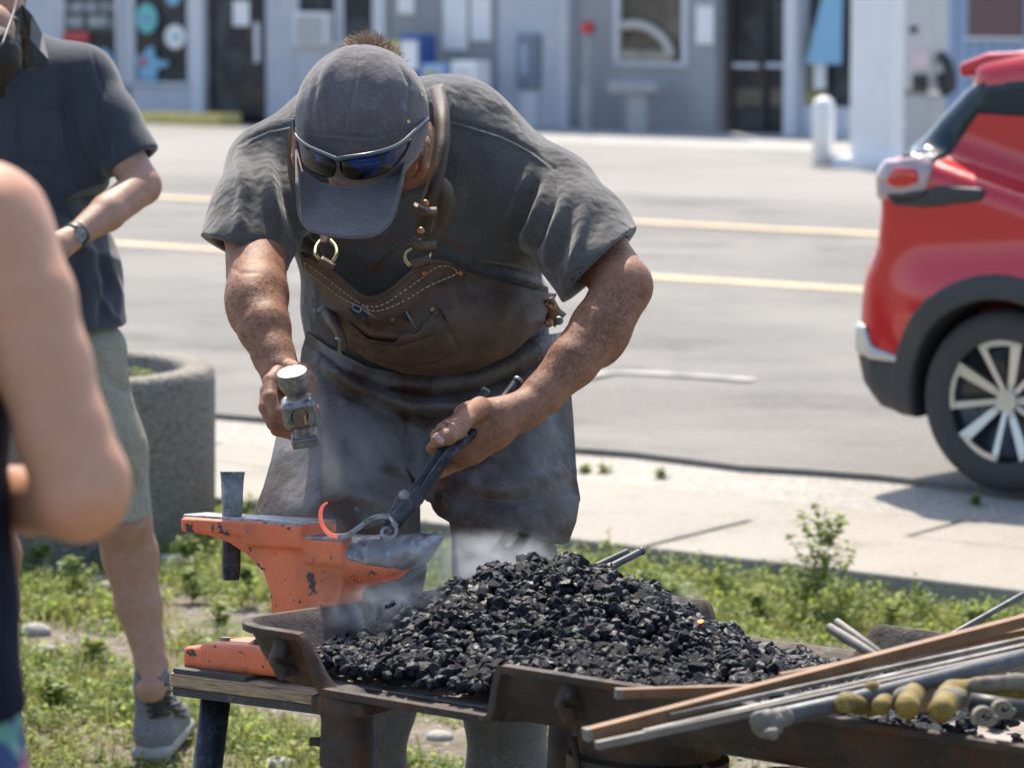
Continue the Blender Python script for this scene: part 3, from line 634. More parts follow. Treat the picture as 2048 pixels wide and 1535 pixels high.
# hem planes through the photo's hem lines
hL = unit(np.cross(P(577, 533, 1142)-P(411, 461, 1142), unit(FW+A([0, 0, -.12])))); hL = hL if hL@dL > 0 else -hL
hR = unit(np.cross(P(1129, 601, 1144)-P(1276, 450, 1144), unit(FW+A([0, 0, -.12])))); hR = hR if hR@dR > 0 else -hR
SH += [('-', cutbox(P(498, 512, 1142), hL, (.2, .2, .08)), .0), ('-', cutbox(P(1203, 526, 1144), hR, (.2, .2, .08)), .0)]
SH += [('-', cone(P(500, 484, 1138), P(486, 525, 1143), 68/1140, 80/1140), .003), ('-', cone(P(1190, 516, 1138), P(1212, 556, 1146), 76/1140, 88/1140), .003)]
SH += [('-', cone(P(800, 262, 1135), P(760, 250, 1185), .078, .085), .012)]
FOLDS = [  # yoke seams, sleeve folds, armpit folds
 ([(884, 236), (940, 250), (1000, 268), (1060, 298), (1110, 335)], 4, -2.0), ([(884, 243), (940, 257), (1000, 276), (1060, 306), (1108, 343)], 3, 1.6),
 ([(585, 250), (540, 258), (500, 275), (478, 292)], 4, -2.0), ([(585, 257), (540, 265), (503, 282), (480, 300)], 3, 1.4),
 ([(1108, 335), (1112, 400), (1090, 470), (1060, 520)], 4, -2.5), ([(1098, 360), (1072, 440), (1045, 500), (1030, 520)], 13, 6), ([(1075, 370), (1050, 430), (1028, 480)], 9, -5),
 ([(1055, 345), (1030, 420), (1005, 470)], 12, 4.5), ([(1130, 400), (1105, 480), (1090, 550)], 12, 6), ([(1150, 380), (1135, 460), (1118, 530)], 9, -2.5), ([(1175, 400), (1160, 480), (1140, 550)], 12, 4.5),
 ([(1030, 480), (1075, 535), (1110, 560)], 11, -5), ([(1000, 330), (985, 400), (975, 470)], 18, 3.5), ([(940, 380), (930, 440), (915, 500)], 14, -3.5), ([(1210, 400), (1195, 450), (1170, 500)], 12, -1.5),
 ([(480, 300), (488, 380), (478, 450), (468, 490)], 12, 5), ([(505, 320), (512, 370), (508, 420)], 9, -2), ([(535, 320), (545, 400), (560, 470)], 12, 5), 
 ([(566, 330), (576, 390), (592, 450), (620, 500)], 12, -5), ([(585, 330), (600, 400), (620, 470)], 12, 5),  ([(600, 420), (640, 470), (690, 500)], 16, 6), ([(595, 470), (640, 510)], 9, -6),
 ([(1000, 545), (1050, 560), (1095, 580)], 9, 6), ([(960, 530), (1020, 540), (1085, 555)], 8, -7), ([(950, 560), (1010, 575), (1080, 590)], 8, 5),
 ([(1050, 215), (1085, 260), (1110, 330)], 18, -2.5), ([(980, 180), (1010, 225), (1035, 280)], 16, 2.), ([(900, 180), (905, 215), (900, 240)], 10, 3),
  ([(870, 300), (880, 380), (905, 470)], 20, -4)]
def shd(Q): return .0022*fbm(Q, 24, 4, 2)
shirt, HV, HF2 = mpart('t_shirt', SH, .0036, m_shirt, smith, smooth=2, disp=shd, lines=FOLDS, gain=2.3, guard=([(411, 461), (577, 533)], [(1276, 450), (1225, 520), (1129, 601)]))
shirt_t = bvh(HV, HF2)
# ---------------------------------------------------------------- trousers and boots
TR = [('+', ell(P(868, 735, 1080), A([232, 135, 125])/1080), .03)]
TR += chain([J(755, 760, 1085, 104), J(742, 1000, 1112, 88), J(758, 1130, 1110, 84), J(748, 1400, 1098, 78), J(725, 1560, 1090, 78), J(715, 1790, 1085, 66)], .04)
TR += chain([J(980, 760, 1085, 108), J(1000, 1010, 1112, 94), J(1010, 1130, 1108, 94), J(1008, 1400, 1092, 78), J(1016, 1560, 1084, 78), J(1024, 1780, 1078, 68)], .04)
TRF = [([(840, 1030), (870, 1100), (900, 1180)], 10, 5), ([(950, 1100), (1000, 1180), (1090, 1190)], 14, -5), ([(690, 1450), (720, 1500), (780, 1500)], 10, 6), ([(720, 1430), (750, 1480), (740, 1534)], 9, -6), ([(790, 1440), (770, 1490), (800, 1534)], 10, 5), ([(1000, 1440), (990, 1500), (1000, 1530)], 8, -6)]
mpart('trousers', TR, .005, m_denim, smith, smooth=2, disp=lambda Q: .005*fbm(Q, 14, 9, 3), lines=TRF)
BT = []
for px, s_ in ((715, 1085), (1024, 1078)):
    a_ = P(px, 1790, s_); g_ = a_.copy(); g_[2] = .05
    BT += [('+', cone(a_+A([0, .0, .02]), g_+A([0, .03, .03]), .062, .055), .02), ('+', ell(g_+A([-.01, -.10, -.0]), (.055, .16, .052)), .03), ('+', rbox(g_+A([0, -.07, -.035]), (.05, .15, .015), rd=.012), .01)]
mpart('boots', BT, .006, m_leather, smith)
# ---------------------------------------------------------------- apron: sheets draped over the body form
def trace(prims, px, py, s0, back=.5):
    """depth (m along the view axis) at which each ray first meets the form, or its closest approach"""
    R_ = np.stack([ray(x, y) for x, y in zip(px, py)]); t = np.full(len(px), F/s0-back); best = np.full(len(px), 9.); bt = t.copy(); done = np.zeros(len(px), bool)
    for _ in range(60):
        d = field(prims, CO+R_*t[:, None]); m = (d < best) & ~done; bt = np.where(m, t, bt); best = np.where(m, d, best); done |= d < .0008
        t = np.where(done, t, t+np.maximum(d*.85, .0008))
    return bt
def sheet_px(top, bot, nu, nv, prims, s0, out, sm=6, extra=None, thick=.004, side=None):
    """a Coons sheet between two outline curves, draped on a form and then relaxed"""
    T = ramp_curve(top, np.linspace(0, 1, nu)); B = ramp_curve(bot, np.linspace(0, 1, nu)); v = np.linspace(0, 1, nv)[:, None, None]
    XY = T[None]*(1-v)+B[None]*v
    if side:                                        # bend the left and right borders
        for k, crv in enumerate(side):
            if crv is None: continue
            C_ = ramp_curve(crv, np.linspace(0, 1, nv)); dlt = C_-XY[:, 0 if k == 0 else -1]
            wt = np.linspace(1, 0, nu) if k == 0 else np.linspace(0, 1, nu); XY = XY+dlt[:, None]*(wt**1.5)[None, :, None]
    x = XY[..., 0].ravel(); y = XY[..., 1].ravel(); t = trace(prims, x, y, s0).reshape(nv, nu)
    for _ in range(sm):
        q = np.pad(t, 1, mode='edge'); t = (q[1:-1, 1:-1]*2+q[:-2, 1:-1]+q[2:, 1:-1]+q[1:-1, :-2]+q[1:-1, 2:])/6
    x2 = x.reshape(nv, nu); y2 = y.reshape(nv, nu); t = t-out
    if extra is not None: t = t-extra(x2, y2)
    V = np.stack([CO+ray(a, b_)*c for a, b_, c in zip(x, y, t.ravel())])
    Fq = A([(j*nu+i, (j+1)*nu+i, (j+1)*nu+i+1, j*nu+i+1) for j in range(nv-1) for i in range(nu-1)])
    return V, Fq
def solid(o, th, off=1.):
    m = o.modifiers.new('thickness', 'SOLIDIFY'); m.thickness = th; m.offset = off; return o
def ridge(x, y, lines):
    o_ = np.zeros(x.shape)
    for pts, wd, amp in lines:
        d, t = polyd(x, y, pts); o_ += amp*.001*np.exp(-(d/wd)**2)*np.sin(np.pi*np.clip(t*.9+.05, 0, 1))**.5
    return o_
BODY = SH[:6]+[('+', ell(P(868, 735, 1080), A([245, 150, 130])/1080), .03)]+[('+', cone(P(755, 760, 1085), P(700, 1050, 1122), .112, .112), .09), ('+', cone(P(980, 760, 1085), P(1015, 1060, 1112), .118, .112), .09), ('+', cone(P(700, 780, 1078), P(622, 1050, 1106), .10, .100), .08), ('+', cone(P(1010, 780, 1078), P(1048, 1060, 1098), .11, .108), .08)]
apron = MB()
# skirt: left and right panels
topL = [(616, 662), (660, 694), (740, 735), (810, 752)]; topR = [(810, 752), (900, 745), (1000, 716), (1080, 672), (1122, 664)]
SKF = [([(640, 640), (690, 700), (760, 745), (860, 768), (960, 750), (1060, 700), (1110, 650)], 20, 9), ([(625, 690), (690, 745), (770, 778), (870, 792), (960, 780), (1050, 740), (1100, 700)], 9, -8), ([(640, 720), (720, 775), (820, 812), (930, 812), (1000, 790)], 12, 12),
       ([(700, 790), (760, 825), (850, 842), (940, 830)], 12, -8), ([(605, 700), (640, 760), (660, 830)], 16, 6), ([(575, 850), (600, 900), (590, 980)], 20, -7), ([(640, 850), (650, 930), (630, 1010)], 24, 6), ([(700, 860), (730, 940), (780, 1000)], 20, -6), ([(800, 830), (812, 880), (810, 930)], 12, -10), ([(850, 870), (835, 920), (820, 960)], 12, 7),
       ([(930, 960), (1000, 975), (1080, 960), (1150, 940)], 16, 6), ([(920, 990), (1000, 1005), (1090, 1000), (1152, 985)], 14, -6), ([(1100, 760), (1110, 850), (1120, 940)], 22, -6), ([(1040, 800), (1050, 880), (1060, 940)], 22, 5), ([(1146, 860), (1150, 940), (1156, 994)], 8, 6), ([(900, 900), (960, 920), (1040, 915)], 16, -5), ([(640, 1000), (700, 985), (760, 1000)], 12, 8)]
fbx = lambda x, y: (-.016*np.exp(-(np.minimum(polyd(x, y, topL)[0], polyd(x, y, topR)[0])/16)**2)+1.9*ridge(x, y, SKF)+.004*np.sin(x*.021+y*.013)*np.sin(y*.031-x*.008))
Va, Fa = sheet_px(topL, [(512, 1022), (560, 1060), (640, 1075), (720, 1062), (780, 1040), (834, 1010)], 110, 150, BODY, 1090, .012, 8, fbx, side=([(616, 662), (606, 700), (602, 740), (585, 800), (559, 858), (545, 922), (530, 975), (512, 1022)], [(810, 752), (812, 850), (811, 930), (834, 1010)]))
Vb, Fb = sheet_px(topR, [(856, 1000), (880, 1030), (906, 1046), (940, 1052), (988, 1055), (1051, 1067), (1118, 1088), (1136, 1082)], 110, 150, BODY, 1090, .012, 8, fbx, side=([(810, 752), (812, 850), (811, 930), (856, 1000)], [(1122, 664), (1133, 720), (1139, 777), (1147, 874), (1152, 960), (1158, 998), (1150, 1045), (1136, 1082)]))
_a = Va.reshape(150, 110, 3); _b = Vb.reshape(150, 110, 3); _n = np.arange(150) < int(150*178/261.4)
for k_ in range(14):
    _w = (1-k_/14)**2; _d = (_b[:, 0]-_a[:, -1])/2*_n[:, None]
    if k_ == 0: _d0 = _d.copy()
    _a[:, -1-k_] += _d0*_w; _b[:, k_] -= _d0*_w
Va = _a.reshape(-1, 3); Vb = _b.reshape(-1, 3)
skirt = link('apron', mk(np.r_[Va, Vb], np.r_[Fa, Fb+len(Va)]), m_leather_b, smith)
import bmesh
b = bmesh.new(); b.from_mesh(skirt.data); bmesh.ops.remove_doubles(b, verts=b.verts, dist=.0004); b.to_mesh(skirt.data); b.free(); solid(skirt, .004)
# bib: pouch of dark leather that overhangs the waist
BIB = BODY+[('+', ell(P(850, 640, 1100), A([235, 190, 118])/1100), .05)]
btop = [(603, 503), (628, 512), (670, 541), (718, 585), (737, 594), (760, 590), (786, 575), (824, 536), (846, 521), (862, 516), (900, 522), (930, 541), (1003, 565), (1060, 580), (1110, 588)]
bbot = [(655, 640), (672, 668), (700, 695), (747, 722), (810, 744), (882, 748), (954, 736), (1020, 705), (1060, 670), (1085, 645)]
BBF = [([(640, 560), (720, 625), (760, 640), (800, 620), (870, 560)], 12, 5), ([(700, 640), (740, 665), (800, 672), (860, 655)], 5, 6), ([(705, 652), (745, 678), (800, 684), (862, 668)], 5, -5), ([(869, 612), (890, 660), (908, 692)], 3, 4), ([(875, 612), (896, 660), (913, 692)], 3, -4), ([(1020, 600), (1000, 640), (960, 690)], 22, 5), ([(940, 590), (930, 640), (900, 700)], 18, -3), ([(680, 690), (760, 725), (860, 738), (950, 722), (1030, 680)], 18, 10), ([(640, 600), (665, 640)], 12, 6)]
def bibx(x, y):
    d, t = polyd(x, y, btop); return ridge(x, y, BBF)+.045*np.exp(-(d/55)**2)*np.clip((930-x)/120, 0, 1)+.003*np.sin(x*.03+y*.02)*np.sin(y*.04)
Vc, Fc = sheet_px(btop, bbot, 150, 90, BIB, 1100, .020, 6, bibx, side=([(603, 503), (607, 530), (632, 562), (650, 590), (655, 640)], [(1110, 588), (1100, 612), (1085, 645)]))
bib = link('bib', mk(Vc, Fc), m_leather, skirt); solid(bib, .005)
bib_t = bvh(Vc, Fc); skirt_t = bvh(np.r_[Va, Vb], np.r_[Fa, Fb+len(Va)])
def on(tree, pts, out, n=6):
    q = []
    for x, y in cat([(a, b_, 0) for a, b_ in pts], n) if False else [tuple(p[:2]) for p in cat([(a, b_, 0) for a, b_ in pts], n)]:
        p, n_ = hit(tree, x, y, out)
        if p is not None: q.append(p)
    return q
def stitches(tree, pts, parent, L=.0042, gap=.0024, r=.0009, mt=None, out=.006):
    q = on(tree, pts, out, 14); b = MB(); acc = 0.; draw = True; seg = [q[0]]; 
    for a, c in zip(q[:-1], q[1:]):
        if np.linalg.norm(c-a) > .05: seg = [c]; acc = 0; continue
        acc += np.linalg.norm(c-a); seg.append(c)
        if acc > (L if draw else gap):
            if draw and len(seg) > 1: b.tube([seg[0], seg[-1]], r, 5)
            draw = not draw; acc = 0.; seg = [c]
    if b.V: return b.build('stitching', mt or m_thread, parent)
m_thread = mat('pale_thread', (.50, .45, .36), .8)
for pts in ([(614, 520), (660, 555), (712, 600), (740, 612), (775, 604), (830, 562), (868, 533), (895, 530), (910, 540), (905, 548), (860, 568), (800, 605), (755, 620), (728, 616), (690, 596), (640, 556), (616, 536), (614, 520)],):
    stitches(bib_t, pts, bib)
stitches(bib_t, [(728, 612), (742, 618)], bib)
# thick rolled edge on the top of the bib
q = on(bib_t, [(612, 510), (630, 518), (672, 546), (716, 586), (738, 598), (762, 594), (790, 575), (826, 540), (862, 522), (900, 528), (930, 545)], .004, 10)
b = MB(); b.tube(q, .0042, 8); b.build('rolled_edge', m_leather, bib, smooth=True)
def rivet(tree, px, py, r=.0058, parent=bib, mt=None, out=.006):
    p, n_ = hit(tree, px, py, out)
    if p is None: return
    b = MB(); b.tube([p-n_*.002, p+n_*.0012, p+n_*.0026], [r, r, r*.55], 14); return b.build('rivet', mt or m_copper, parent, smooth=True)
for x, y in ((845, 545), (917, 545), (864, 620), (812, 720), (794, 680), (678, 645), (897, 698), (800, 695), (1088, 608)): rivet(bib_t, x, y)
# pocket on the bib: a second leaf of leather with an opening
pk = []; nu, nv = 40, 24; T = ramp_curve([(702, 640), (740, 668), (790, 674), (840, 660), (872, 618)], np.linspace(0, 1, nu)); B = ramp_curve([(705, 668), (750, 712), (810, 726), (870, 718), (912, 694)], np.linspace(0, 1, nu)); ok = True
PV = []
for j in range(nv):
    for i in range(nu):
        x, y = T[i]*(1-j/(nv-1))+B[i]*j/(nv-1); p, n_ = hit(bib_t, x, y, .006+.006*(1-j/(nv-1))*math.sin(math.pi*i/(nu-1))); 
        PV.append(p if p is not None else PV[-1])
o = link('pocket', mk(A(PV), A([(j*nu+i, (j+1)*nu+i, (j+1)*nu+i+1, j*nu+i+1) for j in range(nv-1) for i in range(nu-1)])), m_leather, bib); solid(o, .003)
# round tab and flap on the thigh
pts = [(843+0, 998), (870, 984), (892, 992), (905, 1012), (903, 1032), (893, 1044), (872, 1030), (856, 1012)]
q = [hit(skirt_t, x, y, .006) for x, y in pts]; 
b = MB(); V = [p for p, n_ in q if p is not None]; ncen = sum(V)/len(V); 
b.add([ncen+A([0, -.004, 0])]+V, [(0, 1+i, 1+(i+1) % len(V)) for i in range(len(V))]); o = b.build('tab', m_leather, skirt, smooth=True); solid(o, .004)
# D-ring hangers, shoulder strap with keepers
def ring(pts, r, parent, mt=None, name='ring'): b = MB(); b.tube(cat(pts, 6), r, 8); return b.build(name, mt or m_brass, parent, smooth=True)
s_ = 1172
ring([P(640, 482, s_), P(632, 494, s_+4), P(631, 508, s_+8), P(640, 520, s_+8)], .0034, bib)
ring([P(661, 480, s_), P(672, 494, s_+3), P(673, 508, s_+6), P(665, 524, s_+8)], .0034, bib)
ring([P(822, 497, s_-8), P(811, 506, s_-6), P(811, 520, s_-2), P(820, 532, s_)], .0034, bib)
ring([P(853, 497, s_-8), P(861, 505, s_-6), P(858, 515, s_-2), P(851, 522, s_)], .0034, bib)
def strap(pts, wd, name, parent, th=.004, mt=None):
    """ribbon through (px, py, s) points with pixel width"""
    C_ = cat([A([*p[:3], p[3] if len(p) > 3 else wd]) for p in pts], 6); V = []
    for i, c in enumerate(C_):
        t = unit(C_[min(i+1, len(C_)-1)][:2]-C_[max(i-1, 0)][:2]); n_ = A([-t[1], t[0]]); hw = c[3]/2
        for k in (-1, -.3, .3, 1): V.append(P(c[0]+n_[0]*hw*k, c[1]+n_[1]*hw*k, c[2]+(2 if abs(k) < .5 else 0)))
    n = len(C_); o = link(name, mk(A(V), A([(i*4+k, i*4+k+1, i*4+5+k, i*4+4+k) for i in range(n-1) for k in range(3)])), mt or m_leather, parent); return solid(o, th, 0)
st = strap([(872, 172, 1128), (882, 215, 1160), (885, 270, 1172), (879, 320, 1178), (868, 372, 1182), (853, 420, 1182), (843, 470, 1178)], 29, 'strap', skirt, mt=mat('dark_strap', (.038, .022, .014), .6, mixes=[((.07, .042, .026), 14, .45, .7, 7)], bump=[(160, .0008, 6)], spec=.35))
strap([(868, 362, 1176, 30), (886, 380, 1176, 38), (888, 420, 1174, 42), (872, 466, 1172, 30), (850, 490, 1172, 34)], 40, 'strap_end', skirt)
strap([(655, 470, 1168), (651, 488, 1170)], 24, 'hanger', skirt); strap([(640, 520, 1180), (668, 536, 1180)], 16, 'hanger', skirt)
strap([(826, 414, 1190), (850, 424, 1193), (873, 424, 1190)], 17, 'keeper', skirt); strap([(822, 482, 1186), (845, 492, 1188), (872, 492, 1186)], 20, 'keeper', skirt)
strap([(823, 530, 1178), (860, 517, 1176)], 18, 'hanger', skirt)
strap([(600, 235, 1180), (590, 300, 1160), (600, 380, 1155), (640, 460, 1160)], 30, 'strap', skirt)
for x, y in ((851, 407), (842, 462)):
    b = MB(); p = P(x, y, 1188); n_ = -FW; b.tube([p-n_*.004, p+n_*.002, p+n_*.0035], [.0065, .0065, .003], 14); b.build('rivet', m_copper, st, smooth=True)
q = [P(x, y, 1186) for x, y in ((880, 190), (883, 270), (878, 340), (868, 400), (860, 465))]
# waist belt ends with buckles at both hips
strap([(648, 610, 1120, 26), (664, 640, 1130, 24), (680, 668, 1136, 16), (690, 700, 1136, 10)], 24, 'belt_end', skirt)
strap([(1092, 600, 1108, 30), (1104, 625, 1104, 34), (1120, 640, 1096, 34)], 30, 'belt_end', skirt)
for x, y, s_ in ((1104, 612, 1116), (1118, 641, 1110), (636, 620, 1136), (1098, 646, 1114)):
    b = MB(); p = P(x, y, s_); b.tube([p, p-FW*.005, p-FW*.0075], [.008, .008, .004], 14); b.build('rivet', m_steel if x > 1110 or x < 700 else m_copper, skirt, smooth=True)
b = MB(); b.tube(cat([P(672, 676, 1150), P(680, 680, 1154), P(678, 700, 1152), P(684, 712, 1150)]), .0022, 8); b.build('hook', m_steel, skirt, smooth=True)
# ---------------------------------------------------------------- cap, glasses on the cap, hair
m_cap = mat('faded_cap', (.115, .103, .112), .92, mixes=[((.165, .152, .175), 12, .42, .64, 7), ((.08, .07, .067), 500, .45, .62, 2), ((.20, .20, .25), 26, .6, .8, 8)], bump=[(900, .0005, 2), (50, .002), (16, .006, 3)], sheen=.3, spec=.2)
CAPP = [('+', ell(HC+HU*.0+HF_*(-.004), (.1125, .121, .108), HB), 0), ('-', ell(HC-HU*.012, (.104, .112, .099), HB), 0), ('-', rbox(HC-HU*.112+HF_*.0, (.2, .2, .1), HB), .003)]
CF = [([(722, 82), (712, 160), (690, 240), (684, 330)], 3, -1.8), ([(700, 90), (640, 160), (618, 250), (612, 320)], 14, 3.5), ([(640, 150), (625, 220), (628, 280)], 7, -3), ([(790, 110), (820, 170), (812, 240)], 4, -1.8), ([(660, 130), (648, 200), (660, 270)], 10, 2.5), ([(592, 262), (660, 270), (740, 276), (800, 262), (852, 240)], 2.5, -1.5), ([(592, 268), (660, 276), (740, 282), (800, 268), (852, 246)], 2.5, 1.2), ([(770, 150), (755, 220), (765, 270)], 12, 2.5), ([(730, 150), (725, 220)], 9, -2)]
cap, CV, CFq = mpart('cap', CAPP, .003, m_cap, smith, smooth=2, disp=lambda Q: .0014*fbm(Q, 40, 3, 3), lines=CF, gain=1.6)
cap_t = bvh(CV, CFq)
# visor: curved plate pointing down from the forehead
nu, nv = 48, 26; V = []
inner = [(590, 300), (600, 340), (640, 368), (700, 378), (760, 366), (808, 332), (818, 290)]; outer = [(591, 372), (596, 430), (620, 462), (680, 476), (745, 474), (786, 440), (806, 372)]
I_ = ramp_curve(inner, np.linspace(0, 1, nu)); O_ = ramp_curve([tuple(p[:2]) for p in cat([(a, b_, 0) for a, b_ in outer], 6)], np.linspace(0, 1, nu))
for j in range(nv):
    for i in range(nu):
        x, y = I_[i]*(1-j/(nv-1))+O_[i]*j/(nv-1); a = abs(x-700)/110; V.append(P(x, y, 1212-11*a*a+22*(j/(nv-1))))
vis = link('visor', mk(A(V), A([(j*nu+i, (j+1)*nu+i, (j+1)*nu+i+1, j*nu+i+1) for j in range(nv-1) for i in range(nu-1)])), m_cap, cap); solid(vis, .004); 
# dark band and button-eyelets
for x, y in ((816, 243), (842, 190)):
    p, n_ = hit(cap_t, x, y, .0005); b = MB(); b.tube([p-n_*.001, p+n_*.001], .0032, 12); b.build('eyelet', m_brass, cap)
gl = link('sunglasses', None, None, smith)
m_frame = mat('slate_frame', (.035, .055, .08), .35, spec=.6); m_lens = mat('lens_blue_reflection', (.005, .004, .004), .12, .0, mixes=[((.003, .016, .085), 20, .53, .60, 2)], spec=.16)  # blue patches paint a mirror reflection into the lens colour
def gs(x): return 1243-abs((x-715)/135.)**2*34
b = MB(); fp = [(586, 238), (590, 268), (608, 288), (640, 304), (668, 316), (676, 318), (690, 316), (740, 309), (780, 298), (806, 284), (830, 262), (856, 238)]
b.tube(cat([P(x, y, gs(x)) for x, y in fp], 6), .0026, 8, flat=1.7)
WM[gl.name] = Matrix(); b.build('frame', m_frame, gl, smooth=True)
def lens(pts, label=None):
    c = A(pts, float).mean(0); V = []; k = len(pts); n = 8
    for j in range(n+1):
        for x, y in pts:
            q = c+(A([x, y])-c)*j/n; V.append(P(q[0], q[1], gs(q[0])+2.5*(1-(j/n)**2)-1))
    Fs = [tuple(0*k+i for i in range(k))][:0]+[(j*k+i, j*k+(i+1) % k, (j+1)*k+(i+1) % k, (j+1)*k+i) for j in range(1, n) for i in range(k)]+[(0, k+i, k+(i+1) % k) for i in range(k)]
    b = MB(); b.add(V, Fs); o = b.build('lens', m_lens, gl, smooth=True); solid(o, .002); return o
def smp(pts, n=4): q = [tuple(p[:2]) for p in cat([(a, b_, 0) for a, b_ in pts+[pts[0]]], n)]; return q[:-1]
lens(smp([(592, 272), (608, 289), (640, 306), (668, 320), (672, 338), (664, 354), (640, 352), (614, 336), (598, 308)])); lens(smp([(680, 320), (740, 312), (790, 296), (822, 276), (812, 306), (786, 336), (752, 354), (716, 360), (690, 354), (680, 338)]))
m_hair = mat('brown_hair', (.20, .12, .07), .6, mixes=[((.32, .22, .14), 30, .4, .65)]); 
b = MB(); rh = random.Random(4)
def strand(p, d, L, r=.0006):
    q = [A(p)+A(d)*L*t+A([0, 0, -1])*.15*L*t*t+A([rh.uniform(-1, 1), rh.uniform(-1, 1), rh.uniform(-1, 1)])*.06*L*t for t in (0, .35, .7, 1)]; b.tube(q, [r*1.2, r, r*.8, r*.3], 3, caps=False)
for _ in range(1500):
    x = rh.gauss(740, 34); 
    if not 680 < x < 812: continue
    base = P(x+rh.uniform(-3, 3), 92+.0045*(x-735)**2+rh.uniform(-8, 26), 1170+rh.uniform(-16, 4)); hmax = .034*max(.25, 1-abs(x-735)/90)
    strand(base, unit([(x-740)/90+rh.uniform(-.6, .6), rh.uniform(.1, .6), 1+rh.uniform(-.4, .2)]), rh.uniform(.5, 1.1)*hmax)
for _ in range(260):   # sideburn, temple and nape
    x = rh.uniform(818, 858); y = rh.uniform(255, 335)-(x-818)*.4
    h_ = hit(skin_t, x, y, -.001)
    if h_[0] is None: continue
    strand(h_[0], unit(h_[1]+HF_*.8+A([rh.uniform(-.4, .4), 0, rh.uniform(-.4, .4)])), rh.uniform(.004, .010), .0004)
for _ in range(0):
    x = rh.uniform(848, 866); base = P(x, rh.uniform(195, 250), 1178); strand(base, unit([.5, .1, -.7+rh.uniform(-.4, .4)]), rh.uniform(.006, .016), .0005)
b.build('hair', m_hair, smith, smooth=True)
# arm hair along the lower edge of the forearm and the left arm
b = MB()
for _ in range(3600):
    if rh.random() < .6: k = rh.random(); x = 1296-k*150+rh.uniform(-90, 5); y = 600+k*160+rh.uniform(-60, 12)
    else: x = rh.uniform(452, 580); y = rh.uniform(540, 720)
    h_ = hit(skin_t, x, y, -.001)
    if h_[0] is None: continue
    strand(h_[0], unit(h_[1]*.7+A([rh.uniform(-.2, .2), 0, -.7])), rh.uniform(.003, .009), .00016)
b.build('arm_hair', mat('dark_arm_hair', (.05, .03, .02), .6), smith)
# letters of the shirt print that show between the straps, and the red scribble under them
m_print = mat('faded_print', (.17, .045, .02), .9, mixes=[((.09, .05, .035), 120, .5, .65)])
def textobj(txt, size):
    cu = bpy.data.curves.new('t', 'FONT'); cu.body = txt; cu.size = size; cu.extrude = .0; o = bpy.data.objects.new('t', cu); col.objects.link(o)
    bpy.context.view_layer.update(); dg = bpy.context.evaluated_depsgraph_get(); me = bpy.data.meshes.new_from_object(o.evaluated_get(dg)); bpy.data.objects.remove(o); return me
def print_on(tree, txt, x0, y0, x1, y1, hpx, parent, out=.0008, slant=0.):
    """shirt lettering laid on the cloth between two photo points"""
    me = textobj(txt, 1.); V0_ = A([v.co[:] for v in me.vertices]); mx, mn = V0_.max(0), V0_.min(0); L = mx[0]-mn[0]; th = mx[1]-mn[1]
    V = []; d = A([x1-x0, y1-y0]); nrm = A([-d[1], d[0]])/np.hypot(*d)*-1
    for v in V0_:
        a = (v[0]-mn[0])/L; c = (v[1]-mn[1])/th; x, y = A([x0, y0])+d*a+nrm*hpx*c; p, n_ = hit(tree, x, y, out); V.append(p if p is not None else P(x, y, 1150))
    me2 = bpy.data.meshes.new('print'); me2.from_pydata([tuple(v) for v in V], [], [tuple(p.vertices) for p in me.polygons]); return link('print', me2, m_print, parent)
print_on(shirt_t, 'LICK Y', 738, 492, 806, 486, 17, shirt); print_on(shirt_t, 'less', 891, 489, 932, 501, 15, shirt); print_on(shirt_t, 'W', 676, 492, 698, 490, 12, shirt)
for pts in ([(716, 512), (728, 528), (735, 540), (752, 528), (768, 515)], [(735, 540), (750, 534), (775, 512), (790, 500)], [(700, 548), (735, 546), (770, 530)]):
    q = on(shirt_t, pts, .0006, 5)
    if len(q) > 2: b = MB(); b.tube(q, .0022, 6, flat=.4); b.build('print', m_print, shirt)
# ================================================================ anvil with its stand
m_orange = mat('orange_paint', (.66, .13, .04), .42, mixes=[((.74, .19, .08), 9, .4, .65, 5), ((.46, .07, .02), 30, .6, .75, 7), ((.40, .12, .06), 6, .5, .72, 6), ((.03, .03, .034), 17, .592, .612, 10), ((.045, .042, .045), 52, .64, .655, 5)], rmix=(30, .3, .7, .6), bump=[(60, .0008, 6), (300, .0003)], spec=.5)
m_face = mat('anvil_face', (.19, .195, .21), .34, .7, mixes=[((.42, .44, .48), 30, .4, .65, 8), ((.10, .10, .12), 70, .58, .72, 8)], rmix=(50, .3, .7, .6), bump=[(250, .0004, 6)])
Ao = P(603, 1049, 1190)                               # front right corner of the face
AA = unit([.205, -.122, .008]); AB = A([.0563, .0935, -.0095]); AB = unit(AB-AA*(AB@AA)); AC = np.cross(AA, AB); AC = AC if AC[2] > 0 else -AC
RB = [AA, AB, AC]
def an(a, b, c): return Ao+AA*a+AB*b+AC*c
FWd = .108                                            # face width
anvil = thing('anvil', 'orange painted anvil with a bare steel face and chipped horn', 'anvil', an(-.05, .05, -.30))
L0 = -.258                                            # heel end along the axis
prof = [(L0, -.001), (.0, -.001), (.0, -.022), (.080, -.022), (.080, -.10), (.068, -.135), (.066, -.165), (.085, -.20), (.125, -.225), (-.20, -.225), (-.130, -.215), (-.085, -.19), (-.068, -.155), (-.070, -.120), (-.086, -.085), (-.115, -.060), (-.155, -.040), (-.20, -.028), (L0, -.020)]
APR = [('+', prism(prof, an(0, 0, 0), AA, AC, AB, .010, FWd-.010, .004), 0), ('+', rbox(an(-.060, FWd/2, -.021), (.060, FWd/2, .019), RB, .003), .012), ('+', rbox(an(-.165, FWd/2, -.013), (.088, FWd*.46, .011), RB, .003), .008)]
HC1 = [(.03, -.066, .045), (.07, -.063, .044), (.14, -.051, .037), (.20, -.0325, .0235), (.228, -.019, .010), (.243, -.011, .003)]
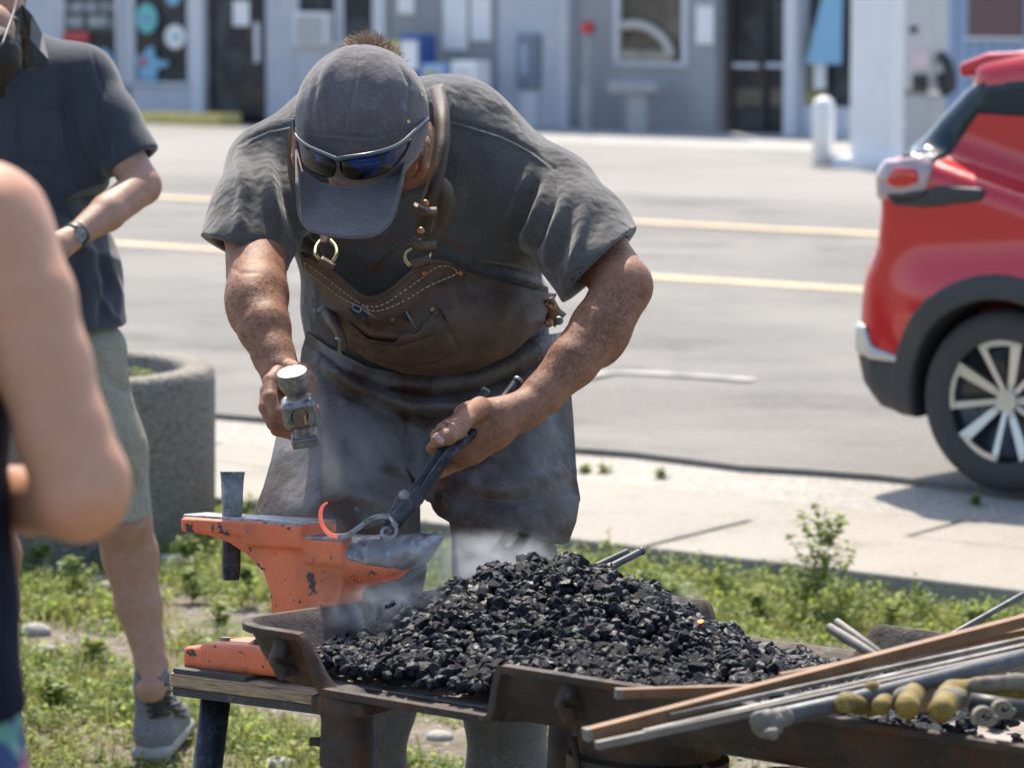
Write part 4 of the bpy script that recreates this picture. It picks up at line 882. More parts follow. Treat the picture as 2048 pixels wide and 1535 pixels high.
def horn(dr, dz=0.): return [('+', cone(an(a[0], FWd/2, a[1]+dz), an(c[0], FWd/2, c[1]+dz), a[2]+dr, c[2]+dr), .008) for a, c in zip(HC1[:-1], HC1[1:])]
APR += horn(0)
APR += [('+', rbox(an(.040, FWd/2, -.044), (.040, FWd*.46, .021), RB, .003), .006)]
anv, AV, AF = mpart('body', APR, .0028, m_orange, anvil, smooth=1)
anv_t = bvh(AV, AF)
b = MB(); b.box(an((L0-.004)/2, FWd/2, .0005), ((-L0+.003)/2, FWd/2-.002, .0045), RB); b.V = [tuple(A(v)-(AB*(.018 if (A(v)-Ao)@AA < -.2 and (A(v)-Ao)@AB > .05 else -.018 if (A(v)-Ao)@AA < -.2 else 0))) for v in b.V]
b.build('face_plate', m_face, anvil, bevel=.003)
# bright worn steel on top of the horn: a thin shell over it
HS = horn(.0022)+[('-', rbox(an(-.06, FWd/2, -.1), (.118, .2, .2), RB), .0)]
def hsd(Q):
    q = (Q-Ao)@AC; a_ = (Q-Ao)@AA; bnd = np.interp(a_, [.05, .10, .16, .22, .25], [-.040, -.054, -.064, -.075, -.12])+.010*fbm(Q, 55, 21, 3); return -.0065*np.clip((bnd-q)/.004, 0, 1)
V, Fq = mesh_field(HS, .0026, smooth=1, disp=hsd); link('horn_steel', mk(V, Fq), mat('horn_steel', (.20, .205, .22), .34, .8, mixes=[((.42, .43, .46), 26, .46, .62, 8), ((.06, .06, .065), 34, .56, .68, 8)], rmix=(50, .3, .7, .6), bump=[(120, .0008, 6)]), anvil)
b = MB(); b.box(an(.041, FWd/2, -.0215), (.039, FWd/2-.004, .003), RB); b.build('step_table', m_face, anvil, bevel=.002)
# feet
FT = [('+', rbox(an(-.120, .045, -0.236), (.108, .066, .0185), RB, .007), .004), ('+', rbox(an(-.02, .05, -0.230), (.17, .07, .020), RB, .010), .02), ('+', rbox(an(.12, .05, -0.233), (.06, .06, .018), RB, .010), .01), ('+', rbox(an(.03, .05, -0.212), (.09, .055, .016), RB, .01), .03)]
V, Fq = mesh_field(FT, .004, smooth=1); link('base', mk(V, Fq), m_orange, anvil)
b = MB(); b.tube([an(-.175, .03, -.215), an(-.175, .03, -.203)], .010, 6); b.build('bolt', m_steel, anvil)
for x in (-.245, -.225): b = MB(); b.tube([an(x, .035+(x+.245)*2.2, .0046), an(x, .035+(x+.245)*2.2, .0054)], .006, 12); b.build('pritchel_hole', m_black, anvil)
# stand
m_ply = mat('plywood_edge', (.30, .21, .13), .8, mixes=[((.42, .31, .20), 30, .4, .6), ((.08, .06, .045), 12, .5, .7, 8)], stretch=(1, 1, 14), bump=[(90, .001)])
m_tar = mat('dark_mat', (.05, .05, .052), .8, mixes=[((.12, .115, .11), 20, .5, .7)], bump=[(90, .001)])
stand = thing('anvil_stand', 'low stand with a plywood top on splayed steel tube legs under the anvil', 'stand', (an(-.05, .05, -.45)[0], an(-.05, .05, -.45)[1], -.06))
zt = an(-.24, 0, -.257); 
def hor(a, b_, z): p = an(a, b_, 0); return A([p[0], p[1], z])
zz = zt[2]; RH_ = [unit([AA[0], AA[1], 0]), unit([-AA[1], AA[0], 0]), ZZ]
b = MB(); b.box(hor(-.035, .06, zz-.012), (.19, .13, .012), RH_); b.build('plywood_top', m_ply, stand, bevel=.002)
b = MB(); b.box(hor(-.035, .06, zz-.032), (.188, .128, .0075), RH_); b.build('lower_board', m_tar, stand, bevel=.002)
b = MB(); b.box(hor(-.145, .0, zz+.0045), (.075, .07, .0042), RH_); b.build('rubber_mat', m_tar, stand, bevel=.002)
for da, db, ea, eb in ((-.165, -.02, -.185, -.055), (.09, -.02, .10, -.03), (.015, .15, .02, .16), (.04, .11, .045, .12)):
    b = MB(); b.tube([hor(da, db, zz-.04), hor(ea+(ea-da)*1.2, eb+(eb-db)*1.2, -.07)], .026, 24); b.build('leg', m_bsteel, stand, smooth=True)
# hardy tool standing in the hole of the heel
hardy = thing('hardy_tool', 'steel cut-off hardy with a flared cutting edge standing in the anvil heel', 'hardy tool', an(-.175, .055, 0))
ho = an(-.180, .052, 0); Hx = unit(AA*.74-AB*.80); Hy = unit(np.cross(AC, Hx)); secs = []
for z, wx, wy in ((.0, .0155, .0165), (.022, .0155, .0165), (.026, .0155, .0175), (.046, .0125, .0180), (.062, .0085, .0190), (.074, .0050, .0205), (.080, .0018, .0215)):
    secs.append([ho+Hx*x*(1 if 1 else 1)+Hy*y+AC*(z+(.004*(1-(y/.0185)**2) if z > .08 else 0)) for x, y in sq(wx, wy, 20, 8)])
b = MB(); b.loft(secs); b.build('cutter', m_steel, hardy, bevel=.0006)
ho2 = an(-.180, .052, -.055); secs = [[ho+Hx*x+Hy*y+AC*z for x, y in sq(w_, w_, 16, 8)] for z, w_ in ((-.03, .015), (-.088, .015), (-.106, .013))]
b = MB(); b.loft(secs); b.build('shank', m_bsteel, hardy, bevel=.0006)
# ---------------------------------------------------------------- hammer
ham = thing('hammer', 'forging hammer gripped in the hand on the left, seen end on with wooden handle', 'hammer', P(600, 825, 1222))
h0 = P(599, 824, 1232); hx = unit(P(634, 818, 1232)-P(566, 830, 1232)); hz = unit(P(583, 765, 1236)-P(613, 886, 1226)); hz = unit(hz-hx*(hz@hx)); hy = np.cross(hz, hx); hy = hy if hy@FW > 0 else -hy
def hq(x, y, z): return h0+hx*x+hy*y+hz*z
HRm = [hx, hy, hz]
HP = [('+', cone(hq(0, .014, .050), hq(0, .014, .061), .0255, .0255), 0), ('+', ell(hq(0, .014, .060), (.0255, .0255, .0065), HRm), .002), ('+', cone(hq(0, .012, .010), hq(0, .013, .052), .0155, .0175), .004),
      ('+', rbox(hq(0, .012, -.004), (.0285, .021, .0235), HRm, .009), .006), ('+', cone(hq(0, .012, -.025), hq(0, .013, -.044), .0145, .0155), .004), ('+', rbox(hq(0, .013, -.0545), (.0225, .019, .0085), HRm, .0025), .002),
      ('&', rbox(hq(0, .014, 0), (.04, .024, .0675), HRm, .001), .001), ('-', cone(hq(0, -.03, -.004), hq(0, .05, -.004), .0135, .0135), .0015)]
V, Fq = mesh_field(HP, .0009, smooth=1); link('head', mk(V, Fq), m_steel, ham)
m_wood = mat('dirty_ash_wood', (.12, .085, .06), .7, mixes=[((.22, .14, .08), 60, .45, .7)], stretch=(1, .15, 1), bump=[(300, .0005)])
hend = P(566, 775, 1150)
b = MB(); b.tube([hq(0, -.0125, -.004), hq(0, -.010, -.004), hq(0, .02, -.003), P(584, 806, 1205), P(566, 790, 1175), P(556, 778, 1120)], [.0108, .0125, .0125, .0135, .0165, .0175], 20, flat=1.15); b.build('handle', m_wood, ham, smooth=True)
b = MB(); b.box(hq(.0075, -.0128, -.009), (.0016, .0006, .008), HRm); b.build('wedge', mat('wedge', (.42, .26, .10), .6), ham)
# ---------------------------------------------------------------- tongs in the other hand
tongs = thing('tongs', 'black steel tongs held over the anvil horn, jaws closed on the hook', 'tongs', P(815, 1000, 1195))
def rod(pts, r, name, mt, par, n=12, flat=1.): b = MB(); b.tube(cat([P(*p) for p in pts], 6), r, n, flat=flat) if np.isscalar(r) else b.tube([P(*p) for p in pts], r, n, flat=flat); return b.build(name, mt, par, smooth=True)
rod([(1036, 761, 1170), (1000, 806, 1176), (940, 870, 1190), (905, 902, 1197), (868, 950, 1199), (835, 1003, 1200)], .0085, 'rein', m_bsteel, tongs, 14)
rod([(970, 782, 1164), (938, 822, 1176), (895, 885, 1188), (860, 935, 1194), (825, 985, 1196), (806, 1002, 1196)], .0078, 'rein', m_bsteel, tongs, 14)
b = MB(); b.tube([P(1034, 764, 1171), P(1037, 759, 1170), P(1039, 757, 1170)], [.0088, .0092, .0068], 14); b.build('rein_end', m_steel, tongs, smooth=True)
b = MB(); b.tube([P(968, 785, 1165), P(971, 780, 1164), P(972, 778, 1164)], [.008, .0086, .006], 14); b.build('rein_end', m_steel, tongs, smooth=True)
V, Fq = mesh_field([('+', cone(P(840, 985, 1199), P(818, 1012, 1202), .0125, .0145), .004), ('+', cone(P(818, 1012, 1202), P(792, 1040, 1204), .0140, .0135), .004), ('-', cone(P(794, 1037, 1204), P(778, 1054, 1205), .008, .0085), .001), ('+', ell(P(808, 1000, 1203), (.014, .010, .012)), .004)], .0011, smooth=1); link('jaw', mk(V, Fq), m_bsteel, tongs)
V, Fq = mesh_field([('+', cone(P(820, 995, 1192), P(800, 1010, 1192), .011, .012), .003), ('+', cone(P(800, 1010, 1190), P(772, 1046, 1192), .010, .0065), .003)], .0013, smooth=1); link('jaw', mk(V, Fq), m_bsteel, tongs)
b = MB(); p = P(808, 990, 1206); b.tube([p+FW*.01, p-FW*.004, p-FW*.008], [.0095, .0095, .006], 8); b.build('rivet', m_steel, tongs)
# ---------------------------------------------------------------- the hook being forged
hook = thing('forged_hook', 'flat iron hook with a glowing red curl and a small scroll, held by the tongs', 'hook', P(700, 1065, 1196))
m_iron = mat('grey_iron', (.32, .32, .33), .5, .3, mixes=[((.10, .10, .11), 60, .45, .7)], bump=[(200, .0004)])
m_hot = mat('glowing_iron', (.42, .06, .04), .6, mixes=[((.55, .16, .12), 60, .4, .7)], emit=(1., .20, .13), es=.22)
def bar(pts, w_, t_, name, mt, par, n=6, taper=None):
    """flat bar, its broad side towards the viewer's up direction"""
    C_ = cat([A(p, float) for p in pts], n); V = []; W3 = [P(*c[:3]) for c in C_]; m = len(W3); secs = []
    for i in range(m):
        t = unit(W3[min(i+1, m-1)]-W3[max(i-1, 0)]); y = unit(FW*1.-t*(FW@t)); x = np.cross(y, t); k = 1 if taper is None else np.interp(i/(m-1), *taper)
        secs.append([W3[i]+y*w_*k*a+x*t_*k*c for a, c in ((-1, -.8), (-.9, -1), (.9, -1), (1, -.8), (1, .8), (.9, 1), (-.9, 1), (-1, .8))])
    b = MB(); b.loft(secs); return b.build(name, mt, par, smooth=False)
bar([(655, 1004, 1196), (645, 1012, 1196), (641, 1030, 1196), (646, 1052, 1196), (660, 1068, 1196), (676, 1072, 1196)], .0060, .0036, 'hot_curl', m_hot, hook, taper=([0, .3, 1], [.45, .85, 1]))
bar([(676, 1072, 1196), (694, 1070, 1196), (716, 1056, 1196), (738, 1040, 1196), (760, 1032, 1197), (778, 1033, 1198), (790, 1040, 1199)], .0065, .0042, 'bar', m_iron, hook)
sp = [(775+(20-1.25*i)*math.cos(-.9+i*.55), 1062+(20-1.25*i)*math.sin(-.9+i*.55)*.9, 1216-i*.3) for i in range(15)]
bar([(782, 1036, 1206), (790, 1048, 1214)]+sp, .006, .0026, 'scroll', m_iron, hook, n=4)
# ---------------------------------------------------------------- small things in the bib pocket
def pocket_thing(name, label, c, pts, r, mt, mt2=None, part_name='clip', pts2=None, r2=.0015):
    o = thing(name, label, c, P(*pts[0])); b = MB(); b.tube([P(*p) for p in pts], r, 12); b.build('barrel', mt, o, smooth=True, bevel=.0005)
    if pts2: b = MB(); b.tube([P(*p) for p in pts2], r2, 8); b.build(part_name, mt2 or m_steel, o, smooth=True)
    return o
sp_ = 1100/(1)
def near(px, py, d=.01): p, n_ = hit(bib_t, px, py, d); return float(F/((p-CO)@FW)) if p is not None else 1150
s1 = near(720, 628, .014)
t = thing('multi_tool', 'bright folded pocket tool at the left end of the bib pocket', 'tool', P(720, 625, s1))
bar([(706, 612, s1), (722, 628, s1), (740, 642, s1-2)], .008, .009, 'handle', m_bsteel, t, n=3); b = MB(); 
for o_ in ((704, 612), (712, 620)): pass
b.tube(cat([P(704, 616, s1+6), P(708, 609, s1+6), P(722, 615, s1+6), P(718, 624, s1+6), P(704, 616, s1+6)], 4), .0018, 6); b.build('clip', m_steel, t, smooth=True)
b = MB(); b.tube([P(728, 620, s1+6), P(756, 638, s1+4)], .0018, 6); b.build('bar', m_steel, t, smooth=True)
pocket_thing('metal_tube', 'short bright metal tube standing in the middle of the bib pocket', 'tube', [(783, 634, near(783, 640)), (790, 652, near(788, 646)-4)], .0058, m_steel)
s2 = near(815, 640, .012); pocket_thing('marker', 'black marker pen with a clip in the right of the bib pocket', 'pen', [(808, 624, s2), (824, 650, s2-4)], .0072, m_black, m_steel, 'clip', [(812, 622, s2+9), (832, 658, s2+6)], .0014)
# ================================================================ forge pan on legs, coal, bars, gloves
m_cast = mat('rusty_cast_iron', (.042, .034, .030), .58, .3, mixes=[((.085, .068, .060), 8, .44, .68, 8), ((.10, .042, .020), 14, .5, .7, 8), ((.035, .032, .032), 30, .55, .72, 8), ((.20, .18, .17), 60, .66, .8, 8)], rmix=(20, .3, .7, .9), bump=[(130, .0012, 8), (24, .003, 6)])
m_ash = mat('ashy_iron', (.24, .20, .17), .85, .0, mixes=[((.34, .30, .27), 6, .4, .65, 8), ((.13, .075, .05), 14, .52, .7, 8), ((.05, .045, .045), 30, .56, .74, 8)], bump=[(130, .001, 8), (24, .002, 6)])
ZR = .80                                              # rim height
K0 = P(470, 1246, 1343); PE = unit([.813, -.582, -.010]); PN = unit(P(1060, 1158, 1200)-K0); PN = unit(PN-PE*(PN@PE)); PU = np.cross(PE, PN)
PW, PL = .765, 1.75; PD = .086
def pn(u, v, z=0.): return K0+PE*u+PN*v+PU*z
forge = thing('forge', 'rusty cast iron forge pan with notched rims, standing on pipe legs', 'forge', pn(.6, .25, -ZR-.07))
# perimeter of a rounded rectangle, parametrised; the wall drops in the notches
def perim(n):
    R_ = .07; pts = []; seg = []
    c = [(R_, R_, math.pi, 1.5*math.pi), (PL-R_, R_, 1.5*math.pi, 2*math.pi), (PL-R_, PW-R_, 0, .5*math.pi), (R_, PW-R_, .5*math.pi, math.pi)]
    for i, (cx, cy, a0, a1) in enumerate(c):
        for k in range(12): a = a0+(a1-a0)*k/11; pts.append((cx+R_*math.cos(a), cy+R_*math.sin(a), math.cos(a), math.sin(a)))
        nx = c[(i+1) % 4]; x1 = nx[0]+R_*math.cos(nx[2]); y1 = nx[1]+R_*math.sin(nx[2]); x0, y0 = pts[-1][:2]; L = math.hypot(x1-x0, y1-y0); m = int(L/.008)
        for k in range(1, m): pts.append((x0+(x1-x0)*k/m, y0+(y1-y0)*k/m, math.cos(a1), math.sin(a1)))
    return A(pts)
PP = perim(0)
def notch(u, a, b_): w_ = .034; s1 = np.clip((u-a)/w_, 0, 1); s2 = np.clip((b_-u)/w_, 0, 1); s_ = np.minimum(s1, s2); return s_*s_*(3-2*s_)
nf = notch(PP[:, 0], .135, .50)*(PP[:, 1] < PW/2); nb = notch(PP[:, 0], .335, .66)*(PP[:, 1] > PW/2)
low = np.maximum(nf*.95, nb*.55)
rows = [(-.085, -PD, 1), (-.055, -PD+.005, 1), (-.036, -PD+.022, .6), (-.020, -.044, .3), (-.004, -.014, .1), (.006, -.001, 0), (.018, -.003, 0)]
V = []
NPp = len(PP)
for ins, z, _ in rows:
    for (x, y, nx, ny), lw in zip(PP, low):
        zz_ = -PD+(z+PD)*(1-lw) if z > -PD+.004 else z; ii_ = ins*(1-lw*.0)-lw*(.020 if ins > -.03 else 0)
        V.append(pn(x+nx*ii_, y+ny*ii_, zz_))
k = len(rows); Fl = [(j*NPp+i, j*NPp+(i+1) % NPp, (j+1)*NPp+(i+1) % NPp, (j+1)*NPp+i) for j in range(k-1) for i in range(NPp)]
cI = len(V); V.append(pn(PL/2, PW/2, -PD-.004)); Fl += [(cI, (i+1) % NPp, i) for i in range(NPp)]
pan = MB(); pan.add(V, Fl); po = pan.build('pan', m_cast, forge, smooth=True); solid(po, .011, 0); 
bb = po.modifiers.new('edge', 'BEVEL'); bb.width = .0025; bb.segments = 2; bb.limit_method = 'ANGLE'
# ash skin on the pan floor
b = MB(); V = [pn(x-nx*(.055 if y > .05 else .030), y-ny*(.075 if ny > -.5 else .062), -PD+.0075) for x, y, nx, ny in PP]; b.add(V+[pn(PL/2, PW/2, -PD+.0075)], [(i, (i+1) % NPp, NPp) for i in range(NPp)]); b.build('pan_floor', m_ash, po)
# sockets, legs, lugs
def lp(px, py, dv=0): # point on the front wall plane of the pan (v = -dv) seen at a pixel
    r = ray(px, py); t = ((K0-PN*dv-CO)@PN)/(r@PN); return CO+r*t
pc = lp(688, 1450, -.03); u_ = (pc-K0)@PE
V, Fq = mesh_field([('+', cone(pn(u_, .04, -PD-.02), pn(u_, .04, -PD-.10), .034, .036), .01), ('+', rbox(pn(u_-.014, .035, -PD-.05), (.012, .03, .055), [PE, PN, ZZ], .004), .01), ('+', rbox(pn(u_, .06, -PD-.012), (.05, .05, .012), [PE, PN, ZZ], .004), .015)], .003); link('leg_socket', mk(V, Fq), m_cast, forge)
b = MB(); b.tube([pn(u_, .04, -PD-.09), pn(u_-.02, .02, -ZR-.03)], .022, 20); b.build('leg', m_cast, forge, smooth=True)
b = MB(); b.tube([pn(u_-.03, .035, -PD-.075), pn(u_-.055, .02, -PD-.075)], .007, 8); b.build('set_screw', m_cast, forge, smooth=True)
pc = lp(1558, 1500, -.03); u2 = (pc-K0)@PE
for uu, vv in ((u2, .05), (1.42, .05), (.12, PW-.06), (1.42, PW-.06)):
    b = MB(); b.tube([pn(uu, vv, -PD-.005), pn(uu+(-.02 if uu < .3 else .01), vv+(-.01 if vv < .2 else .02), -ZR-.03)], .024, 20); b.build('leg', m_cast, forge, smooth=True)
def lug(px, py, sc_=1., v_=-.004):
    c = lp(px, py, -v_)+PN*.010; V, Fq = mesh_field([('+', cone(c+ZZ*.020-PN*.004, c-ZZ*.004-PN*.016, .013*sc_, .0125*sc_), .004), ('+', cone(c-ZZ*.004-PN*.016, c-ZZ*.026-PN*.006, .0125*sc_, .010*sc_), .004), ('+', cone(c+ZZ*.020+PN*.012, c-ZZ*.02+PN*.012, .013, .013), .006), ('-', cone(c+PE*.006-PN*.04, c+PE*.012+PN*.01-ZZ*.012, .0048, .0048), .002)], .0022); return link('lug', mk(V, Fq), m_cast, forge)
lug(560, 1312, 1.0); lug(1135, 1398, 1.1)
# fire pot below, brace rods
pc = lp(1205, 1500, -.1); uf = (pc-K0)@PE
b = MB(); b.tube([pn(uf, .22, -PD+.0), pn(uf, .22, -PD-.05), pn(uf, .22, -PD-.055), pn(uf, .22, -PD-.085), pn(uf, .22, -PD-.09), pn(uf, .22, -PD-.22)], [.115, .105, .118, .118, .100, .085], 40); b.build('fire_pot', m_cast, forge, smooth=False)
b = MB(); b.tube([pn(uf-.05, .10, -PD-.02), pn(uf+.06, .12, -ZR+.1)], .005, 8); b.tube([pn(uf+.20, .06, -PD-.02), pn(uf+.06, .12, -PD-.26)], .005, 8); b.build('brace_rod', m_cast, forge, smooth=True)
# ---------------------------------------------------------------- coal heap
m_coal = mat('coal', (.003, .004, .008), .36, mixes=[((.010, .012, .019), 60, .45, .7, 6), ((.035, .028, .022), 14, .62, .75, 8)], rmix=(70, .35, .65, .75), bump=[(260, .0009, 6), (90, .002, 4)], spec=.32)
HPK = .158
UPK, VPK = .30, .42
def hc(u, v):
    """heap height above the pan floor"""
    d = ((u-UPK)/.25)**2+((v-VPK)/.225)**2
    h_ = HPK*math.exp(-d*1.0)+.032*math.exp(-(((u-.72)/.29)**2+((v-.36)/.30)**2))+.02*math.exp(-(((u-.14)/.10)**2+((v-.25)/.2)**2))+.02*math.exp(-(((u-.55)/.3)**2+((v-.12)/.09)**2))
    h_ += .006*math.sin(u*40)*math.cos(v*33)+.005*math.sin(u*83+v*61)
    return h_
print('PEAK', proj(pn(UPK, VPK, -PD+HPK+.01)), 'R', proj(pn(.95,.36,-PD+.03)))
rc = random.Random(11); npr = np.random.default_rng(5); protos = []
import bmesh
for k in range(14):
    b = bmesh.new()
    for _ in range(15):
        p = npr.normal(size=3); p /= np.linalg.norm(p); p *= A([1, npr.uniform(.65, 1), npr.uniform(.5, .9)])*npr.uniform(.82, 1); b.verts.new(p)
    bmesh.ops.convex_hull(b, input=b.verts); bmesh.ops.delete(b, geom=[v for v in b.verts if not v.link_faces], context='VERTS')
    bmesh.ops.bevel(b, geom=b.edges[:], offset=.07, segments=1, affect='EDGES', clamp_overlap=True)
    bmesh.ops.triangulate(b, faces=b.faces); me = bpy.data.meshes.new('coal_lump'); b.to_mesh(me); b.free()
    protos.append((A([v.co[:] for v in me.vertices]), [tuple(p.vertices) for p in me.polygons], me)); me.materials.append(m_coal)
lumps = []
for _ in range(22000):
    u = rc.uniform(.045, 1.3); v = rc.uniform(.065, .69); h_ = hc(u, v)
    lim = .012+.0*u
    if h_ < .010 and rc.random() > .12*max(0, 1-abs(u-.4)/.5): continue
    if u > 1.02 and rc.random() > .12: continue
    r_ = rc.choice([.0045, .0065, .009, .0115, .014, .0165]) if h_ > .01 else rc.choice([.003, .004, .006, .008])
    r_ *= rc.uniform(.85, 1.2)
    z = -PD+.012+max(h_, 0)*1+rc.uniform(-.006, .004) if h_ > .01 else -PD+.010+r_*.5
    lumps.append((pn(u, v, z), r_))
    if len(lumps) > 10500: break
for px, py, s_, r_ in ((988, 1140, 1240, .010), (985, 1133, 1238, .006), (1040, 1142, 1290, .014), (1052, 1150, 1290, .012), (785, 1205, 1330, .009), (775, 1212, 1332, .007), (1060, 1135, 1285, .010), (1100, 1142, 1285, .013), (1075, 1150, 1290, .015), (1130, 1155, 1290, .014), (1020, 1155, 1290, .012)):
    lumps.append((P(px, py, s_), r_))
# nearest the viewer first: the largest-looking lumps that lie on top become things, the rest one mass
def front(p): q = (p-K0); u = q@PE; v = q@PN; return u, v, q@PU+PD-.012
sc_l = []
for i, (p, r_) in enumerate(lumps):
    u, v, h_ = front(p); top = h_-hc(u, v); x, y, d = proj(p); sc_l.append((r_/d*(1.6 if top > -.001 else .4)*(1 if v < .46 else .5), i))
sc_l.sort(reverse=True); ind = set(i for s_, i in sc_l[:300])
def rot(): q = npr.normal(size=4); q /= np.linalg.norm(q); w_, x, y, z = q; return A([[1-2*(y*y+z*z), 2*(x*y-z*w_), 2*(x*z+y*w_)], [2*(x*y+z*w_), 1-2*(x*x+z*z), 2*(y*z-x*w_)], [2*(x*z-y*w_), 2*(y*z+x*w_), 1-2*(x*x+y*y)]])
mass = MB(); n = 0
for i, (p, r_) in enumerate(lumps):
    V0_, F0_, me = protos[i % 14]; R3 = rot()
    if i in ind:
        o = bpy.data.objects.new('coal_lump', me); col.objects.link(o); M4 = Matrix(R3.tolist()).to_4x4(); o.matrix_world = Matrix.Translation(Vector(p)) @ M4 @ Matrix.Scale(r_, 4)
        tag(o, 'angular black lump lying on the surface of the coal heap in the forge pan', 'coal', 'coal lumps on top of the heap')
    else: mass.add((V0_*r_)@R3.T+p, F0_)
mo = mass.build('coal_heap', m_coal); mo['kind'] = 'stuff'; tag(mo, 'heap of small black coal in the forge pan')
# a solid core under the lumps so that nothing shows through
us = np.linspace(.10, 1.4, 70); vs = np.linspace(.16, .66, 34); V = [pn(u, v, -PD+.004+max(hc(u, v)-.022, -.006)) for v in vs for u in us]
co_ = link('coal_fines', mk(A(V), A([(j*70+i, j*70+i+1, (j+1)*70+i+1, (j+1)*70+i) for j in range(33) for i in range(69)])), m_coal); co_['kind'] = 'stuff'; tag(co_, 'fine coal dust under the lumps')
b = MB(); p = P(1401, 1242, 1400); b.tube([p-A([.004, 0, 0]), p, p+A([.004, 0, .001])], [.001, .002, .001], 8); o = b.build('ember', mat('ember', (.6, .1, .02), .5, emit=(1, .16, .03), es=3.)); tag(o, 'tiny glowing ember on the right slope of the coal', 'ember')
# ---------------------------------------------------------------- tongs and bars lying about
def tool(name, label, c, rods, mt, par_name='rod', group=None, n=12):
    t = thing(name, label, c, P(*rods[0][0][0]), group)
    for pts, r in rods: b = MB(); q = [P(*p) for p in pts]; b.tube(q, r, n); b.build(par_name, mt, t, smooth=True, bevel=.001)
    return t
m_rein = mat('grey_rein', (.065, .07, .08), .5, .3, mixes=[((.11, .115, .125), 40, .45, .7, 6)], bump=[(150, .0006)])
t = tool('fire_tongs', 'grey steel tongs with two handles sticking out behind the coal heap', 'tongs', [([(1000, 1220, 1300), (1255, 1102, 1265)], .0052), ([(1010, 1240, 1305), (1284, 1101, 1268)], .0058)], m_rein, 'rein')
b = MB(); b.tube([P(1278, 1104, 1268.5), P(1286, 1100, 1268), P(1291, 1099, 1268)], [.0062, .0068, .004], 12); b.build('rein_end', m_rein, t, smooth=True)
m_pale = mat('pale_grey_steel', (.14, .13, .115), .65, .2, mixes=[((.20, .19, .17), 30, .45, .7, 6), ((.20, .17, .14), 50, .55, .75, 6)], bump=[(150, .0005)])
t = tool('pickup_tongs', 'pale worn tongs handles leaning in the middle of the pan between coal and bars', 'tongs', [([(1658, 1253, 1425), (1705, 1282, 1440), (1762, 1318, 1455)], [.0062, .0072, .0066]), ([(1673, 1242, 1415), (1710, 1270, 1428), (1760, 1306, 1440)], [.0055, .0065, .006])], m_pale, 'rein')
tool('thin_rod', 'thin dark rod rising out of the pan to the right edge of the photo', 'rod', [([(1880, 1282, 1440), (2110, 1152, 1400)], .0042)], m_rein)
def sqbar(name, label, p0, p1, w_, mt, group=None, h_=None, end=None):
    t = thing(name, label, 'metal bar', P(*p0), group); a = P(*p0); c = P(*p1); d = unit(c-a); x = unit(np.cross(d, ZZ)); y = np.cross(x, d); h_ = h_ or w_
    b = MB(); b.loft([[q+x*w_*i+y*h_*j for i, j in ((-1, -1), (1, -1), (1, 1), (-1, 1))] for q in (a, a+(c-a)*.33, a+(c-a)*.66, c)]); b.build('bar', mt, t, bevel=.0008)
    if end: b = MB(); b.loft([[q+x*w_*1.03*i+y*h_*1.03*j for i, j in ((-1, -1), (1, -1), (1, 1), (-1, 1))] for q in (a-d*.002, a+d*.006)]); b.build('cut_end', end, t, bevel=.0008)
    return t
m_brownbar = mat('rusty_bar', (.15, .080, .038), .6, .3, mixes=[((.22, .125, .07), 20, .42, .66, 8), ((.10, .06, .04), 40, .55, .75, 8)], stretch=(1, 1, 1), bump=[(180, .0005, 6)])
m_greybar = mat('mill_bar', (.11, .10, .095), .6, .3, mixes=[((.30, .29, .27), 16, .42, .66, 8), ((.10, .075, .06), 40, .55, .75, 8)], bump=[(180, .0004, 6)])
G_ = 'loose bars lying across the forge pan'
sqbar('long_bar', 'long rusty brown square bar, the topmost of the bundle, its bright end lowest left', (1172, 1468, 1575), (2120, 1222, 1470), .0078, m_brownbar, G_, end=m_pale)
sqbar('long_bar', 'brown flat bar close behind the topmost rusty bar at the right edge', (1560, 1352, 1520), (2120, 1250, 1466), .0045, m_brownbar, G_)
sqbar('long_bar', 'thin dark grey bar under the rusty one, its end showing mid bundle', (1338, 1430, 1560), (2120, 1262, 1482), .0036, m_greybar, G_, h_=.003)
sqbar('long_bar', 'lowest grey flat bar whose rounded end points furthest down left', (1192, 1490, 1590), (2120, 1290, 1500), .0052, m_pale, G_)
sqbar('long_bar', 'grey brown bar lying just above the lowest one', (1288, 1466, 1580), (2120, 1278, 1494), .0050, m_greybar, G_)
sqbar('short_bar', 'reddish bar resting along the front rim of the pan with a pale cut end', (1234, 1386, 1530), (1560, 1376, 1505), .0065, m_brownbar, None, end=m_pale)
t = tool('steel_pipe', 'thick dark round bar with a mushroomed ragged end hanging over the front rim', 'steel bar', [([(1545, 1436, 1560), (1700, 1402, 1545), (2130, 1296, 1500)], .0125)], m_rein)
V, Fq = mesh_field([('+', ell(P(1534, 1447, 1572), (.022, .016, .019)), 0), ('+', ell(P(1520, 1440, 1575), (.012, .01, .012)), .004), ('+', ell(P(1540, 1464, 1578), (.011, .01, .008)), .004), ('+', cone(P(1545, 1440, 1568), P(1570, 1432, 1562), .014, .0125), .004)], .0016, disp=lambda Q: .0028*fbm(Q, 210, 8, 3)); link('mushroomed_end', mk(V, Fq), m_pale, t)
t = thing('spoon', 'pale metal spoon handle lying above the gloves at the right edge', 'spoon', P(2005, 1340, 1500)); b = MB(); b.tube([P(1985, 1322, 1500), P(1996, 1332, 1500), P(2020, 1352, 1505), P(2070, 1392, 1515)], [.004, .0095, .0085, .007], 14, flat=.45); b.build('handle', m_pale, t, smooth=True)
